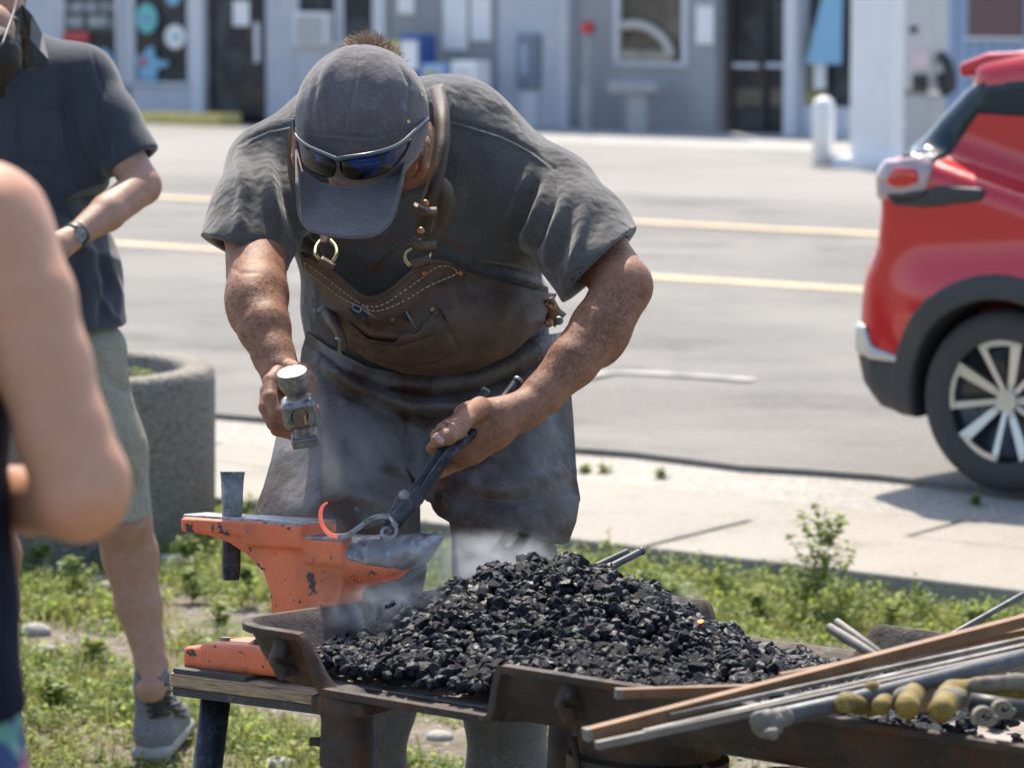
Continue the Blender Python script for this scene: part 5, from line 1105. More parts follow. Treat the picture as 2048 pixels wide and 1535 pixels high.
# ---------------------------------------------------------------- work gloves lying in the right of the pan
m_glove = mat('yellow_glove', (.19, .135, .02), .75, mixes=[((.085, .06, .018), 22, .45, .68, 7), ((.24, .19, .06), 60, .55, .75, 6)], bump=[(200, .0008, 6), (40, .002)])
m_gtip = mat('grey_fabric', (.20, .175, .13), .85, mixes=[((.09, .08, .065), 60, .45, .7)], bump=[(240, .0008)])
def glove(label, fingers, back, loc):
    t = thing('work_glove', label, 'glove', loc, 'pair of work gloves in the pan'); V, Fq = mesh_field(sum([chain([J(*p) for p in f], .006) for f in fingers], []), .0026, disp=lambda Q: .0014*fbm(Q, 120, 5, 3)); link('palm', mk(V, Fq), m_glove, t)
    V, Fq = mesh_field(sum([chain([J(*p) for p in f], .004) for f in back], []), .0026, disp=lambda Q: .001*fbm(Q, 120, 6, 3)); link('fabric_back', mk(V, Fq), m_gtip, t); return t
S = 1560
glove('yellow leather work glove with its fingertips pointing at the viewer, left of the pair', [[(1690, 1404, S, 20), (1745, 1412, S-30, 20)], [(1742, 1378, S-20, 18), (1790, 1388, S-40, 22), (1850, 1400, S-60, 24)], [(1762, 1412, S+4, 19), (1775, 1395, S-40, 20)], [(1815, 1412, S+10, 25), (1830, 1380, S-40, 26), (1900, 1385, S-60, 28)]], [[(1692, 1400, S-12, 19), (1752, 1400, S-50, 20)], [(1808, 1396, S-12, 24), (1860, 1380, S-50, 24)]], P(1760, 1410, S))
glove('yellow leather work glove with a pale cuff lying against the right edge', [[(1882, 1418, S+10, 26), (1900, 1392, S-20, 26), (1950, 1384, S-30, 26)], [(1905, 1380, S-24, 22), (1980, 1378, S-30, 24), (2080, 1372, S-30, 24)]], [[(1890, 1402, S-6, 27), (1930, 1390, S-30, 24)], [(1950, 1368, S-20, 15), (2030, 1362, S-24, 16), (2090, 1366, S-24, 18)]], P(1950, 1400, S))
t = thing('leather_roll', 'tan rolled leather strip beside the gloves at the right edge', 'leather strip', P(1975, 1430, S+10))
for cx, cy, r0_, sp_ in ((1968, 1430, 27, S+14), (2005, 1415, 25, S)):
    pts = [(cx+(r0_-.9*i)*math.cos(i*.6)*.9, cy+(r0_-.9*i)*math.sin(i*.6)*.75, sp_) for i in range(22)]; bar([(a, b_, c) for a, b_, c in pts], .012, .0024, 'roll', m_gtip, t, n=3)
b = MB(); b.tube([P(1940, 1405, S-10), P(1990, 1412, S-10), P(2080, 1425, S-10)], .014, 16); o = b.build('black_handle', m_black, None, smooth=True); tag(o, 'black rubber handle lying between the gloves and the rolled leather', 'handle')
# ================================================================ planter
m_aggr = mat('exposed_aggregate', (.17, .155, .135), .9, mixes=[((.24, .22, .19), 80, .25, .5, 2, 'v'), ((.10, .092, .08), 60, .5, .66, 6), ((.17, .145, .11), 2.2, .5, .7, 7)], bump=[(60, .006, 2, 'v'), (110, .003)])
pc = A([-1.475, 11.17, -.07]); planter = thing('planter', 'round grey planter of exposed aggregate concrete with weeds growing in its soil', 'planter', pc)
def lathe(c, prof, n=64): 
    V = [A(c)+A([r*math.cos(2*math.pi*i/n), r*math.sin(2*math.pi*i/n), z]) for r, z in prof for i in range(n)]; m = len(prof)
    return V, [(j*n+i, j*n+(i+1) % n, (j+1)*n+(i+1) % n, (j+1)*n+i) for j in range(m-1) for i in range(n)]
b = MB(); b.add(*lathe(pc, [(.50, 0), (.515, .03), (.52, .52), (.515, .555), (.50, .568), (.43, .568), (.415, .555), (.41, .42)])); b.build('pot', m_aggr, planter, smooth=True)
b = MB(); b.add(*lathe(pc, [(.42, .47), (.3, .485), (.15, .50), (.001, .505)], 40)); b.build('soil', m_soil, planter, smooth=True)
# ================================================================ the man on the left
m_skin2 = mat('pale_skin', (.38, .205, .14), .55, mixes=[((.34, .18, .12), 12, .35, .7), ((.42, .25, .18), 50, .45, .8, 6)], bump=[(300, .0006), (90, .001)], sss=.12)
m_slate = mat('slate_shirt', (.038, .046, .062), .9, mixes=[((.055, .064, .082), 7, .4, .66, 6), ((.03, .035, .045), 400, .45, .65, 2)], bump=[(800, .0004, 2), (30, .002)], sheen=.3, spec=.2)
m_khaki = mat('khaki_shorts', (.34, .30, .225), .9, mixes=[((.38, .36, .30), 9, .4, .66, 6), ((.16, .15, .12), 400, .45, .65, 2)], bump=[(700, .0005, 2), (24, .003)], spec=.2)
m_beard = mat('dark_hair', (.012, .010, .009), .6, bump=[(200, .003)])
man = thing('person', 'bearded man in a dark slate shirt and khaki shorts standing beside the planter', 'person', G(150, 1480, -.05))
S = 868
MS = chain([J(160, 175, S, 44), J(225, 268, S+6, 40), J(284, 372, S+12, 38)], .02)+chain([J(284, 372, S+12, 38), J(215, 425, S+24, 36), J(150, 472, S+34, 25)], .012)+chain([J(-90, 180, S, 52), J(20, 150, S, 60), J(165, 165, S, 52)], .02)
MS += chain([J(-90, 180, S, 52), J(-170, 300, S+6, 44), J(-200, 390, S+14, 38), J(-120, 450, S+30, 33), J(-20, 500, S+44, 25)], .015)
MS += chain([J(150, 472, S+34, 25), J(112, 495, S+40, 30), J(80, 520, S+44, 28), J(50, 530, S+44, 14)], .01)
for i in range(4): MS += chain([J(92, 498+i*9, S+44, 10), J(62, 508+i*9, S+50, 9), J(40, 520+i*8, S+46, 8)], .003)
MS += [('+', ell(P(-2, 506, S+46), (.034, .022, .045)), .012)]
for i in range(4): MS += chain([J(2, 500+i*10, S+46, 10), J(26, 506+i*10, S+52, 9.5), J(40, 514+i*9, S+44, 8)], .003)
MS += [('+', ell(P(-22, 5, S+26), (.078, .098, .115), None), .01), ('+', cone(P(-15, 60, S+12), P(20, 130, S), .058, .066), .03), ('+', ell(P(-20, 60, S+40), (.055, .06, .06)), .02), ('+', ell(P(38, -6, S+20), (.010, .020, .034)), .006), ('+', ell(P(-55, 30, S+58), (.014, .02, .03)), .01)]
MS += chain([J(215, 900, S, 76), J(246, 1040, S, 56), J(260, 1110, S-4, 54), J(278, 1210, S-4, 44), J(303, 1330, S-2, 30), J(304, 1375, S, 32)], .02)+chain([J(-60, 900, S, 76), J(-30, 1040, S, 56), J(-14, 1110, S-4, 54), J(-8, 1210, S-4, 42), J(-6, 1340, S-2, 30), J(-6, 1375, S, 32)], .02)
mpart('body', MS, .0045, m_skin2, man, disp=lambda Q: .0012*fbm(Q, 45, 2, 3))
MH = chain([J(-90, 178, S, 74), J(25, 128, S-4, 72), J(158, 166, S, 74)], .04)+[('+', ell(P(30, 340, S), A([190, 118, 225])/S), .06), ('+', ell(P(52, 560, S-2), A([184, 122, 150])/S), .06), ('+', cone(P(60, 560, S-2), P(60, 640, S-2), .212, .222), .03)]
MH += chain([J(158, 166, S, 74), J(215, 245, S+4, 62), J(275, 338, S+8, 60)], .03)+chain([J(-90, 178, S, 74), J(-150, 260, S+4, 62), J(-190, 350, S+8, 60)], .03)
hM = unit(np.cross(P(225, 348, S)-P(316, 294, S), unit(FW+A([0, 0, -.12])))); hM = hM if hM[2] < 0 else -hM
MH += [('-', cutbox(P(268, 322, S+8), hM, (.16, .16, .08)), 0), ('-', cone(P(252, 305, S+6), P(285, 350, S+10), .046, .052), .003), ('-', rbox(P(40, 760, S), (.4, .3, 108/S)), .0), ('-', cone(P(-12, 60, S+12), P(-20, -20, S+20), .070, .09), .01)]
ML = [([(120, 150), (135, 260), (150, 360), (190, 430)], 14, -7), ([(150, 180), (170, 260), (195, 340), (215, 390)], 9, 6), ([(190, 200), (210, 270), (222, 330)], 10, -6), ([(85, 240), (95, 330)], 14, -4), ([(120, 420), (170, 450), (225, 430)], 12, -6), ([(100, 450), (170, 500), (235, 520)], 12, 6), ([(190, 480), (215, 560), (200, 640)], 10, -8), ([(215, 520), (240, 590), (235, 640)], 9, 6), ([(150, 520), (160, 590), (150, 650)], 12, -6), ([(195, 560), (220, 630), (250, 655)], 7, 5), ([(128, 215), (35, 215)], 2.5, -1.5), ([(35, 215), (38, 320)], 2.5, -1.5), ([(128, 215), (128, 320)], 2.5, -1.5), ([(312, 284), (222, 332)], 2.5, -1.5), ([(182, 92), (196, 150), (215, 200)], 3, -2)]
sh2, V2, F2 = mpart('shirt', MH, .005, m_slate, man, smooth=2, disp=lambda Q: .002*fbm(Q, 22, 3, 2), lines=ML, gain=1.6, guard=([(316, 294), (225, 348)],))
t2 = bvh(V2, F2)
q = [(hit(t2, a, b_, .005)[0] if hit(t2, a, b_)[0] is not None else P(a, b_, 900)) for a, b_ in ((44, 12), (62, 34), (84, 72), (98, 122), (72, 137), (54, 138), (40, 90), (34, 40))]
c_ = sum(q)/len(q)-FW*.004; b = MB(); b.add([c_]+q, [(0, 1+i, 1+(i+1) % len(q)) for i in range(len(q))]); o = b.build('collar', m_slate, sh2); solid(o, .005)
q = on(t2, [(36, 216), (60, 217), (128, 217), (128, 312), (84, 320), (38, 312), (36, 216)], .001, 4)
b = MB(); b.tube(q, .0016, 6); b.build('pocket_edge', m_slate, sh2)
SHO = [('+', ell(P(50, 690, S-2), A([196, 126, 80])/S), .03)]+chain([J(140, 740, S, 112), J(196, 900, S, 92), J(232, 1042, S, 74)], .04)+chain([J(-40, 740, S, 110), J(-40, 900, S, 92), J(-26, 1052, S, 76)], .04)
SHO += [('-', rbox(P(60, 1140, S), (.4, .3, 102/S), rd=0), 0)]+[('-', cone(P(225, 1000, S), P(238, 1060, S), 62/S, 66/S), .003), ('-', cone(P(-30, 1000, S), P(-26, 1060, S), 64/S, 68/S), .003)]
mpart('shorts', SHO, .005, m_khaki, man, smooth=2, disp=lambda Q: .004*fbm(Q, 20, 6, 3), lines=[([(255, 680), (258, 760), (272, 860)], 5, 3), ([(190, 700), (220, 760), (265, 790)], 10, -6), ([(210, 840), (240, 900), (285, 960)], 10, 6), ([(200, 900), (230, 960), (280, 1010)], 9, -6), ([(245, 860), (262, 940), (280, 1000)], 6, -5), ([(230, 1012), (300, 1006)], 3, -1.5)], gain=1.5)
b = MB(); b.add(*[(lambda V, F_: (V, F_))(*[None, None])] if False else ([], [])); 
bd = [('+', ell(P(-12, 108, S+46), (.058, .05, .062)), .01), ('+', cone(P(24, 48, S+36), P(18, 130, S+40), .016, .028), .015), ('+', cone(P(-16, 150, S+44), P(-2, 180, S+40), .045, .02), .02)]
mpart('beard', bd, .004, m_beard, man, disp=lambda Q: .004*fbm(Q, 90, 8, 3))
mpart('hair', [('+', ell(P(-24, -25, S+20), (.088, .108, .105)), 0), ('+', cone(P(30, -40, S+22), P(22, 24, S+20), .022, .018), .01), ('-', ell(P(-30, 20, S+90), (.085, .08, .12)), .01)], .005, m_beard, man, disp=lambda Q: .003*fbm(Q, 90, 8, 3))
b = MB(); b.tube([P(34, -6, S+36), P(26, 30, S+56), P(6, 86, S+74), P(-10, 108, S+76)], .0034, 6); b.build('glasses', m_black, man, smooth=True)
wc, wd = P(150, 472, S+34), unit(P(112, 495, S+40)-P(215, 425, S+24)); x_, y_, z_ = frame(wd); b = MB(); b.loft([[wc+wd*h_+(x_*math.cos(a)+y_*math.sin(a))*r for a in np.linspace(0, 2*math.pi, 25)[:-1]] for h_, r in ((-.014, .029), (-.013, .0315), (.013, .0305), (.014, .028))], caps=False); wt_ = b.build('watch', m_black, man, smooth=True)
b = MB(); p = wc+unit(-FW+x_*.2+A([.3, 0, 0]))*.033; b.tube([p, p-FW*.006], .016, 20); b.build('watch_face', m_steel, wt_)
m_shoe = mat('grey_mesh_shoe', (.20, .20, .21), .85, mixes=[((.23, .23, .24), 12, .42, .62), ((.09, .09, .095), 300, .45, .6, 2)], bump=[(500, .0008, 2)]); m_sole = mat('white_sole', (.30, .29, .27), .7, mixes=[((.2, .19, .17), 14, .5, .7)])
for ax, gx, gy, nm in ((303, 345, 1476, 'shoe'), (-6, 0, 1476, 'shoe')):
    a_ = P(ax, 1352, S); g_ = G(gx, gy, -.045); h_ = a_.copy(); h_[2] = -.01; h_[1] += .03; tip = g_+A([0, .04, .028]); mid = (h_+tip)/2+A([0, 0, .03])
    V, Fq = mesh_field([('+', cone(a_+A([0, .01, .0]), h_+A([0, .02, .03]), .042, .045), .02), ('+', cone(h_+A([0, 0, .02]), tip, .046, .038), .02), ('+', cone(mid+A([0, .02, .02]), tip+A([0, .04, .01]), .042, .036), .02), ('-', cone(a_+A([0, .0, .03]), a_+A([0, .0, -.005]), .036, .030), .004), ('-', rbox(g_+A([-.03, .1, -.03]), (.3, .4, .03)), .004)], .0035, disp=lambda Q: .0006*fbm(Q, 160, 3, 2))
    so = link('shoe', mk(V, Fq), m_shoe, man); st_ = bvh(V, Fq)
    V, Fq = mesh_field([('+', rbox((h_+tip)/2*A([1, 1, 0])+A([0, .0, -.028]), (.046, np.linalg.norm(tip-h_)/2+.05, .018), frame(unit((tip-h_)*A([1, 1, 0])))and [A([0, 0, 0])+np.cross(unit((tip-h_)*A([1, 1, 0])), ZZ), unit((tip-h_)*A([1, 1, 0])), ZZ], .045 if False else .017), .01)], .004); link('sole', mk(V, Fq), m_sole, so)
    if ax > 0:
        b = MB()
        for k in range(5):
            y0 = 1366+k*13; w0 = 22+k*3
            for sx in (-1, 1):
                q = [hit(st_, ax+6+k*6+sx*w0*(1-2*t), y0+t*14, .0045)[0] for t in (0, .25, .5, .75, 1)]; q = [p for p in q if p is not None]
                if len(q) > 1: b.tube(q, .0046, 6)
        b.build('laces', m_black, so, smooth=True)
        b = MB(); q = [hit(st_, x, y, .002)[0] for x, y in ((296, 1352), (326, 1352), (326, 1362), (296, 1362))]
        if all(p is not None for p in q): b.add(q, [(0, 1, 2, 3)]); o = b.build('tongue_label', m_sole, so); solid(o, .002)
# ================================================================ the woman close at the left edge
m_skin3 = mat('warm_skin', (.52, .26, .155), .5, mixes=[((.49, .24, .145), 7, .35, .7), ((.55, .30, .19), 30, .45, .8)], bump=[(260, .0004)], sss=.15, sssr=(.015, .005, .003))
m_navy = mat('navy_cloth', (.006, .008, .022), .9, bump=[(300, .0008)], spec=.15)
wom = thing('person', 'bare armed woman in navy with a flowered hem, out of focus at the left edge', 'person', A([-.5, 3.2, 0]))
WS = chain([J(-45, 480, 2200, 150), J(46, 600, 2210, 104), J(86, 730, 2215, 94), J(128, 870, 2220, 92), J(160, 985, 2225, 90)], .012)+[('+', ell(P(196, 960, 2225), A([62, 60, 70])/2200), .02)]
WS += chain([J(160, 1000, 2225, 84), J(60, 1000, 2160, 66), J(-90, 975, 2080, 56), J(-190, 950, 2060, 44)], .012)+[('+', ell(P(-240, 930, 2060), (.045, .03, .04)), .02)]
WS += chain([J(-45, 480, 2200, 140), J(-250, 400, 2200, 130), J(-460, 470, 2180, 150)], .03)+[('+', cone(P(-250, 380, 2190), P(-250, 220, 2200), .055, .055), .02), ('+', ell(P(-250, 60, 2210), (.075, .09, .11)), .02)]
mpart('body', WS, .005, m_skin3, wom, smooth=2, disp=lambda Q: .001*fbm(Q, 30, 7, 2))
mpart('top', [('+', ell(P(-250, 700, 2190), A([262, 200, 330])/2200), .03), ('+', cone(P(-230, 900, 2190), P(-200, 1420, 2200), 238/2200, 256/2200), .05), ('-', rbox(P(-200, 1560, 2200), (.4, .3, 135/2200)), .002)], .007, m_navy, wom, smooth=2, disp=lambda Q: .006*fbm(Q, 22, 7, 2))
m_flor = mat('flowered_cloth', (.02, .05, .16), .8, mixes=[((.36, .05, .12), 30, .50, .55, 1), ((.08, .25, .22), 24, .56, .60, 1), ((.45, .40, .45), 50, .63, .66, 1)])
mpart('skirt', [('+', cone(P(-185, 1410, 2195), P(-180, 2200, 2190), 240/2200, 300/2200), .02)], .008, m_flor, wom, smooth=2, disp=lambda Q: .008*fbm(Q, 24, 7, 2))
mpart('hair', [('+', ell(P(-250, 20, 2200), (.09, .11, .12)), 0), ('+', cone(P(-250, 80, 2170), P(-250, 320, 2160), .08, .05), .03)], .008, m_beard, wom)
b = MB(); [b.tube([A([x, 3.2, .45]), A([x, 3.2, .06])], [.055, .035], 14) for x in (-.62, -.45)]; b.build('leg', m_skin3, wom, smooth=True)
b = MB(); [b.box(A([x, 3.14, .0]), (.045, .12, .06)) for x in (-.62, -.45)]; b.build('shoe', m_navy, wom, bevel=.02)
# ================================================================ the red hatchback, its rear quarter in view
CX = G(1998, 988, .028); CX = CX-ZZ*0; CXl = RE; CYl = RN
car = thing('parked_car', 'glossy red small hatchback parked at the kerb with black wheel arch and dark alloy wheel, cut by the right edge', 'car', CX)
car['label'] = 'glossy red hatchback parked at the kerb, cut off by the right edge'
def cw(x, y, z): return CX+CXl*x+CYl*y+ZZ*z
def cl(px, py, y=.0):
    r = ray(px, py); t = ((CX+CYl*y-CO)@RN)/(r@RN); p = CO+r*t-CX; return (float(p@CXl), float(p[2]))
m_red_p = mat('red_car_paint', (.52, .006, .014), .3, .0, coat=1., spec=.4)
m_cglass = mat('car_glass', (.015, .03, .042), .16, spec=.35)
m_clad = mat('grey_black_cladding', (.035, .036, .038), .55)
m_silver = mat('silver_trim', (.50, .49, .47), .35, .7)
m_tyre = mat('tyre', (.045, .044, .044), .8, bump=[(120, .002)]); m_alloy = mat('machined_alloy', (.55, .55, .56), .3, .9); m_dalloy = mat('black_alloy', (.02, .022, .028), .35, coat=.5)
WB, CWd, TR_ = 2.59, 1.74, .308
y1 = .04
prof = [cl(1828, 826, y1), cl(1788, 812, y1), cl(1752, 765, y1), cl(1734, 700, y1), cl(1738, 600, y1), cl(1752, 540, y1), cl(1776, 488, y1), cl(1784, 420, y1), cl(1780, 350, y1), cl(1800, 318, y1), cl(1850, 306, y1)]
lowp = [(a-.05, c) for a, c in prof]+[(.2, .96), (1.2, .98), (2.2, .96), (2.9, .86), (3.25, .66), (3.3, .35), (3.2, .2), (2.9, .17), (.3, .17)]
Zr = 1.53
up = [cl(1862, 300, .2), cl(1900, 238, .2), cl(1938, 168, .2), cl(1936, 128, .2), cl(1965, 112, .2), cl(2048, 98, .2), (.6, Zr), (1.2, Zr+.01), (1.7, Zr-.05), (2.45, 1.0), (2.3, .85), (-.2, .85)]
up[0] = (up[0][0]-.06, up[0][1]); up[1] = (up[1][0]-.05, up[1][1])
plan = [(-.50, .0), (-.63, .08), (-.70, .24), (-.76, .5), (-.78, CWd/2), (-.76, CWd-.5), (-.70, CWd-.24), (-.63, CWd-.08), (-.50, CWd), (2.8, CWd-.0), (3.2, CWd-.35), (3.34, CWd/2), (3.2, .35), (2.8, .0)]
Rc = [CXl, ZZ, CYl]
CB = [('+', prism(lowp, CX, CXl, ZZ, CYl, .0, CWd, .07), 0), ('+', prism(up, CX, CXl, ZZ, CYl, .16, CWd-.16, .10), .10),
      ('&', prism(plan, CX, CXl, CYl, ZZ, -.1, 2., .10), .04)]
CB += [('+', cone(cw(-.28, .12, .62), cw(.35, .10, .66), .12, .12), .12)]
CB += [('-', cone(cw(x, yy, TR_), cw(x, yy+s_*.26, TR_), .345, .345), .004) for x in (0, WB) for yy, s_ in ((-.05, 1), (CWd+.05, -1))]
V, Fq = mesh_field(CB, .018, bs=16, smooth=2); link('body', mk(V, Fq), m_red_p, car)
def trim(name, mt, polys, off=.006, parent=car, z0=-.2, z1=.62, res=.012, extra=()):
    pr = []
    for k, pl in enumerate(polys): pr.append(('+', prism(pl, CX, CXl, ZZ, CYl, z0, z1, .004), 0))
    def f(Q): return field(CB, Q)-off
    f.lo = f.hi = CX
    def g(Q): return -(field(CB, Q)+.02)
    g.lo = g.hi = CX
    V, Fq = mesh_field(pr+[('&', f, 0), ('&', g, 0)]+list(extra), res, bs=16, smooth=1); return link(name, mk(V, Fq), mt, parent)
def clp(pts, y=.03): return [cl(a, b_, y) for a, b_ in pts]
trim('side_window', m_cglass, [clp([(1945, 176), (1990, 168), (2100, 150), (2400, 150), (2560, 240), (2400, 262), (2048, 236), (1944, 226)], .18)], .006)
trim('rear_window', m_cglass, [clp([(1800, 300), (1900, 180), (1962, 160), (1948, 226), (1915, 275), (1886, 330), (1882, 388), (1856, 386), (1852, 320)], .12)], .007, z0=-.2, z1=CWd)
lamp = trim('lamp', mat('lamp_glass', (.40, .30, .31), .12, coat=1.), [clp([(1740, 318), (1800, 318), (1850, 306), (1868, 330), (1862, 380), (1830, 398), (1740, 400)])], .012, z0=-.3, z1=.9)  # pale housing colour carries the white highlights around the red lens
trim('lamp_lens', mat('red_lens', (.55, .01, .01), .1, coat=1.), [clp([(1782, 350), (1800, 332), (1840, 334), (1852, 350), (1842, 370), (1800, 378), (1780, 366)])], .018, lamp, z0=-.3, z1=.3)
trim('lamp_lens', m_clad, [clp([(1780, 386), (1862, 376), (1866, 384), (1840, 398), (1780, 400)])], .016, lamp, z0=-.3, z1=.3)
trim('belt_strip', m_clad, [clp([(1786, 398), (1836, 396), (1880, 368), (1976, 376), (1972, 402), (1905, 410), (1860, 416), (1790, 412)])], .010)
trim('lower_bumper', m_clad, [clp([(1700, 700), (1810, 724), (1838, 740), (1834, 830), (1780, 840), (1700, 800)])], .008, z0=-.3, z1=.9)
trim('silver_trim', m_silver, [clp([(1690, 640), (1736, 650), (1750, 690), (1806, 712), (1806, 726), (1760, 720), (1690, 700)])], .014, z0=-.3, z1=.9)
a_ = np.linspace(-.35, math.pi+.35, 40); ring_ = [(.425*math.cos(t), TR_+.425*math.sin(t)) for t in a_]+[(.342*math.cos(t), TR_+.342*math.sin(t)) for t in a_[::-1]]
trim('wheel_arch_cladding', m_clad, [ring_], .012, res=.010); trim('wheel_arch_cladding', m_clad, [[(x+WB, z) for x, z in ring_]], .012, res=.012)
trim('sill', m_clad, [[(.38, .14), (WB-.38, .14), (WB-.38, .27), (.38, .27)]], .012)
b = MB() if True else None
b.extr([(.075, -.02), (-.05, -.035), (-.06, .01), (.05, .05), (.5, .075), (.5, -.0)], cw(up[2][0]+.01, .20, up[2][1]+.055), CXl, ZZ, CYl, 0, CWd-.4); b.build('spoiler', m_red_p, car, bevel=.02, seg=4)
b = MB(); [b.tube([cw(*q) for q in ql], .004, 6) for ql in ([(.48, .012, .35), (.50, -.006, .62), (.47, .03, .92)], [(.47, .03, .92), (.60, .14, 1.1)])]; b.build('door_gap', m_clad, car)
def wheel(x, y, s_):
    c = cw(x, y, TR_); o_ = -s_ # outward direction along CYl
    pr = [(.205, .10), (.222, .105), (.262, .108), (.293, .098), (.305, .07), (.308, .03), (.308, -.03), (.305, -.07), (.293, -.098), (.262, -.105), (.22, -.10)]
    n = 56; V = [c+(CXl*math.cos(6.28319*i/n)+ZZ*math.sin(6.28319*i/n))*r+CYl*(o_*d_) for r, d_ in pr for i in range(n)]
    b = MB(); b.add(V, [(j*n+i, j*n+(i+1) % n, (j+1)*n+(i+1) % n, (j+1)*n+i) for j in range(len(pr)-1) for i in range(n)])
    w_ = thing('wheel', '', None, c) if False else link('wheel', None, None, car)
    WM[w_.name] = Matrix(); b.build('tyre', m_tyre, w_, smooth=True)
    pr = [(.222, .100), (.214, .098), (.205, .06), (.195, .02), (.05, .02), (.0, .02)]
    b = MB(); b.add([c+(CXl*math.cos(6.28319*i/n)+ZZ*math.sin(6.28319*i/n))*r+CYl*(o_*d_) for r, d_ in pr for i in range(n)], [(j*n+i, j*n+(i+1) % n, (j+1)*n+(i+1) % n, (j+1)*n+i) for j in range(len(pr)-1) for i in range(n)]); rm = b.build('rim', m_dalloy, w_, smooth=True)
    for k in range(5):
        a0 = 2*math.pi*k/5+.50; b = MB()
        def pt(r, a, d=.082): return c+(CXl*math.cos(a)+ZZ*math.sin(a))*r+CYl*(o_*d)
        def arm(p0, p1, w0, w1, th=.016):
            d = unit(p1-p0); n_ = np.cross(d, CYl); b.loft([[p+n_*w*i+CYl*(o_*t_) for i, t_ in ((-1, -th), (1, -th), (.85, 0), (-.85, 0))] for p, w in ((p0, w0), (p1, w1))])
        arm(pt(.035, a0-.5, .066), pt(.205, a0-.40, .094), .013, .024); arm(pt(.035, a0+.25, .066), pt(.205, a0+.27, .090), .010, .014)
        for q0, q1 in ((-.44, -.2), (-.2, .05), (.05, .31)): arm(pt(.203, a0+q0, .094), pt(.203, a0+q1, .094), .019, .019)

        b.build('spoke', m_alloy, rm)
    b = MB(); b.tube([c+CYl*(o_*.02), c+CYl*(o_*.075)], [.045, .036], 20); b.build('hub_cap', m_alloy, rm)
    for k in range(5): a = 2*math.pi*k/5; b = MB(); q = c+(CXl*math.cos(a)+ZZ*math.sin(a))*.052; b.tube([q+CYl*(o_*.03), q+CYl*(o_*.072)], .009, 8); b.build('wheel_nut', m_silver, rm)
for x in (0, WB): wheel(x, .115, 1); wheel(x, CWd-.115, -1)
# ================================================================ weeds, grass, gravel and stones
def leafmat(name, base, tint, trans):
    m = bpy.data.materials.new(name); m.use_nodes = True; n = m.node_tree.nodes; l = m.node_tree.links; b = n['Principled BSDF']; out = n['Material Output']
    tc = n.new('ShaderNodeTexCoord'); t = n.new('ShaderNodeTexNoise'); t.inputs['Scale'].default_value = 14; t.inputs['Detail'].default_value = 6; l.new(tc.outputs['Object'], t.inputs['Vector'])
    r = n.new('ShaderNodeMapRange'); r.inputs[1].default_value = .38; r.inputs[2].default_value = .62; l.new(t.outputs[0], r.inputs[0])
    x = n.new('ShaderNodeMix'); x.data_type = 'RGBA'; l.new(r.outputs[0], x.inputs[0]); x.inputs[6].default_value = (*base, 1); x.inputs[7].default_value = (*tint, 1)
    t3 = n.new('ShaderNodeTexNoise'); t3.inputs['Scale'].default_value = 90; l.new(tc.outputs['Object'], t3.inputs['Vector']); r3 = n.new('ShaderNodeMapRange'); r3.inputs[1].default_value = .62; r3.inputs[2].default_value = .68; l.new(t3.outputs[0], r3.inputs[0])
    x3 = n.new('ShaderNodeMix'); x3.data_type = 'RGBA'; l.new(r3.outputs[0], x3.inputs[0]); l.new(x.outputs[2], x3.inputs[6]); x3.inputs[7].default_value = (.26, .22, .10, 1)
    l.new(x3.outputs[2], b.inputs['Base Color']); b.inputs['Roughness'].default_value = .5
    tr = n.new('ShaderNodeBsdfTranslucent'); mx = n.new('ShaderNodeMixShader'); mx.inputs[0].default_value = trans
    l.new(x3.outputs[2], tr.inputs[0]); l.new(b.outputs[0], mx.inputs[1]); l.new(tr.outputs[0], mx.inputs[2]); l.new(mx.outputs[0], out.inputs[0]); return m
m_grass = leafmat('grass', (.17, .20, .05), (.30, .29, .09), .62); m_weed = leafmat('weed', (.17, .26, .05), (.36, .42, .09), .68)
ng = np.random.default_rng(21)
def zgp(x, y): p = A([x, y, 0]); return zg(p@RE, p@RN)
def dens(x, y): return .5+.5*math.sin(x*3.1+1.7*math.sin(y*2.3)+1)*math.cos(y*2.7+x*1.1)+.35*math.sin(x*9+y*7)
def quads(Vl, Fl, q):
    k = len(Vl); Vl.extend(q); n = len(q)//2
    for i in range(n-1): Fl.append((k+2*i, k+2*i+1, k+2*i+3, k+2*i+2))
GVl, GFl, WVl, WFl = [], [], [], []
def blade(x, y, z, h_, w_, lean, VL=GVl, FL=GFl):
    a = ng.uniform(0, 6.28); d = A([math.cos(a), math.sin(a), 0]); s_ = A([-d[1], d[0], 0])
    pts = [(0, 0), (.55, .25*lean), (1., lean)]
    q = []
    for (t, e), ww in zip(pts, (1, .8, .12)): p = A([x, y, z])+ZZ*h_*t*(1-.2*e)+d*h_*e*.9; q += [p-s_*w_*ww, p+s_*w_*ww]
    quads(VL, FL, q)
def leaf(p, d, L, w_, VL, FL, droop=.3):
    s_ = unit(np.cross(d, ZZ)+A([1e-6, 0, 0])); q = []
    for t, ww in ((0, .15), (.4, 1), (.8, .7), (1, .1)): c = p+d*L*t-ZZ*droop*L*t*t; q += [c-s_*w_*ww, c+s_*w_*ww]
    quads(VL, FL, q)
vn_line = VN
cnt = 0
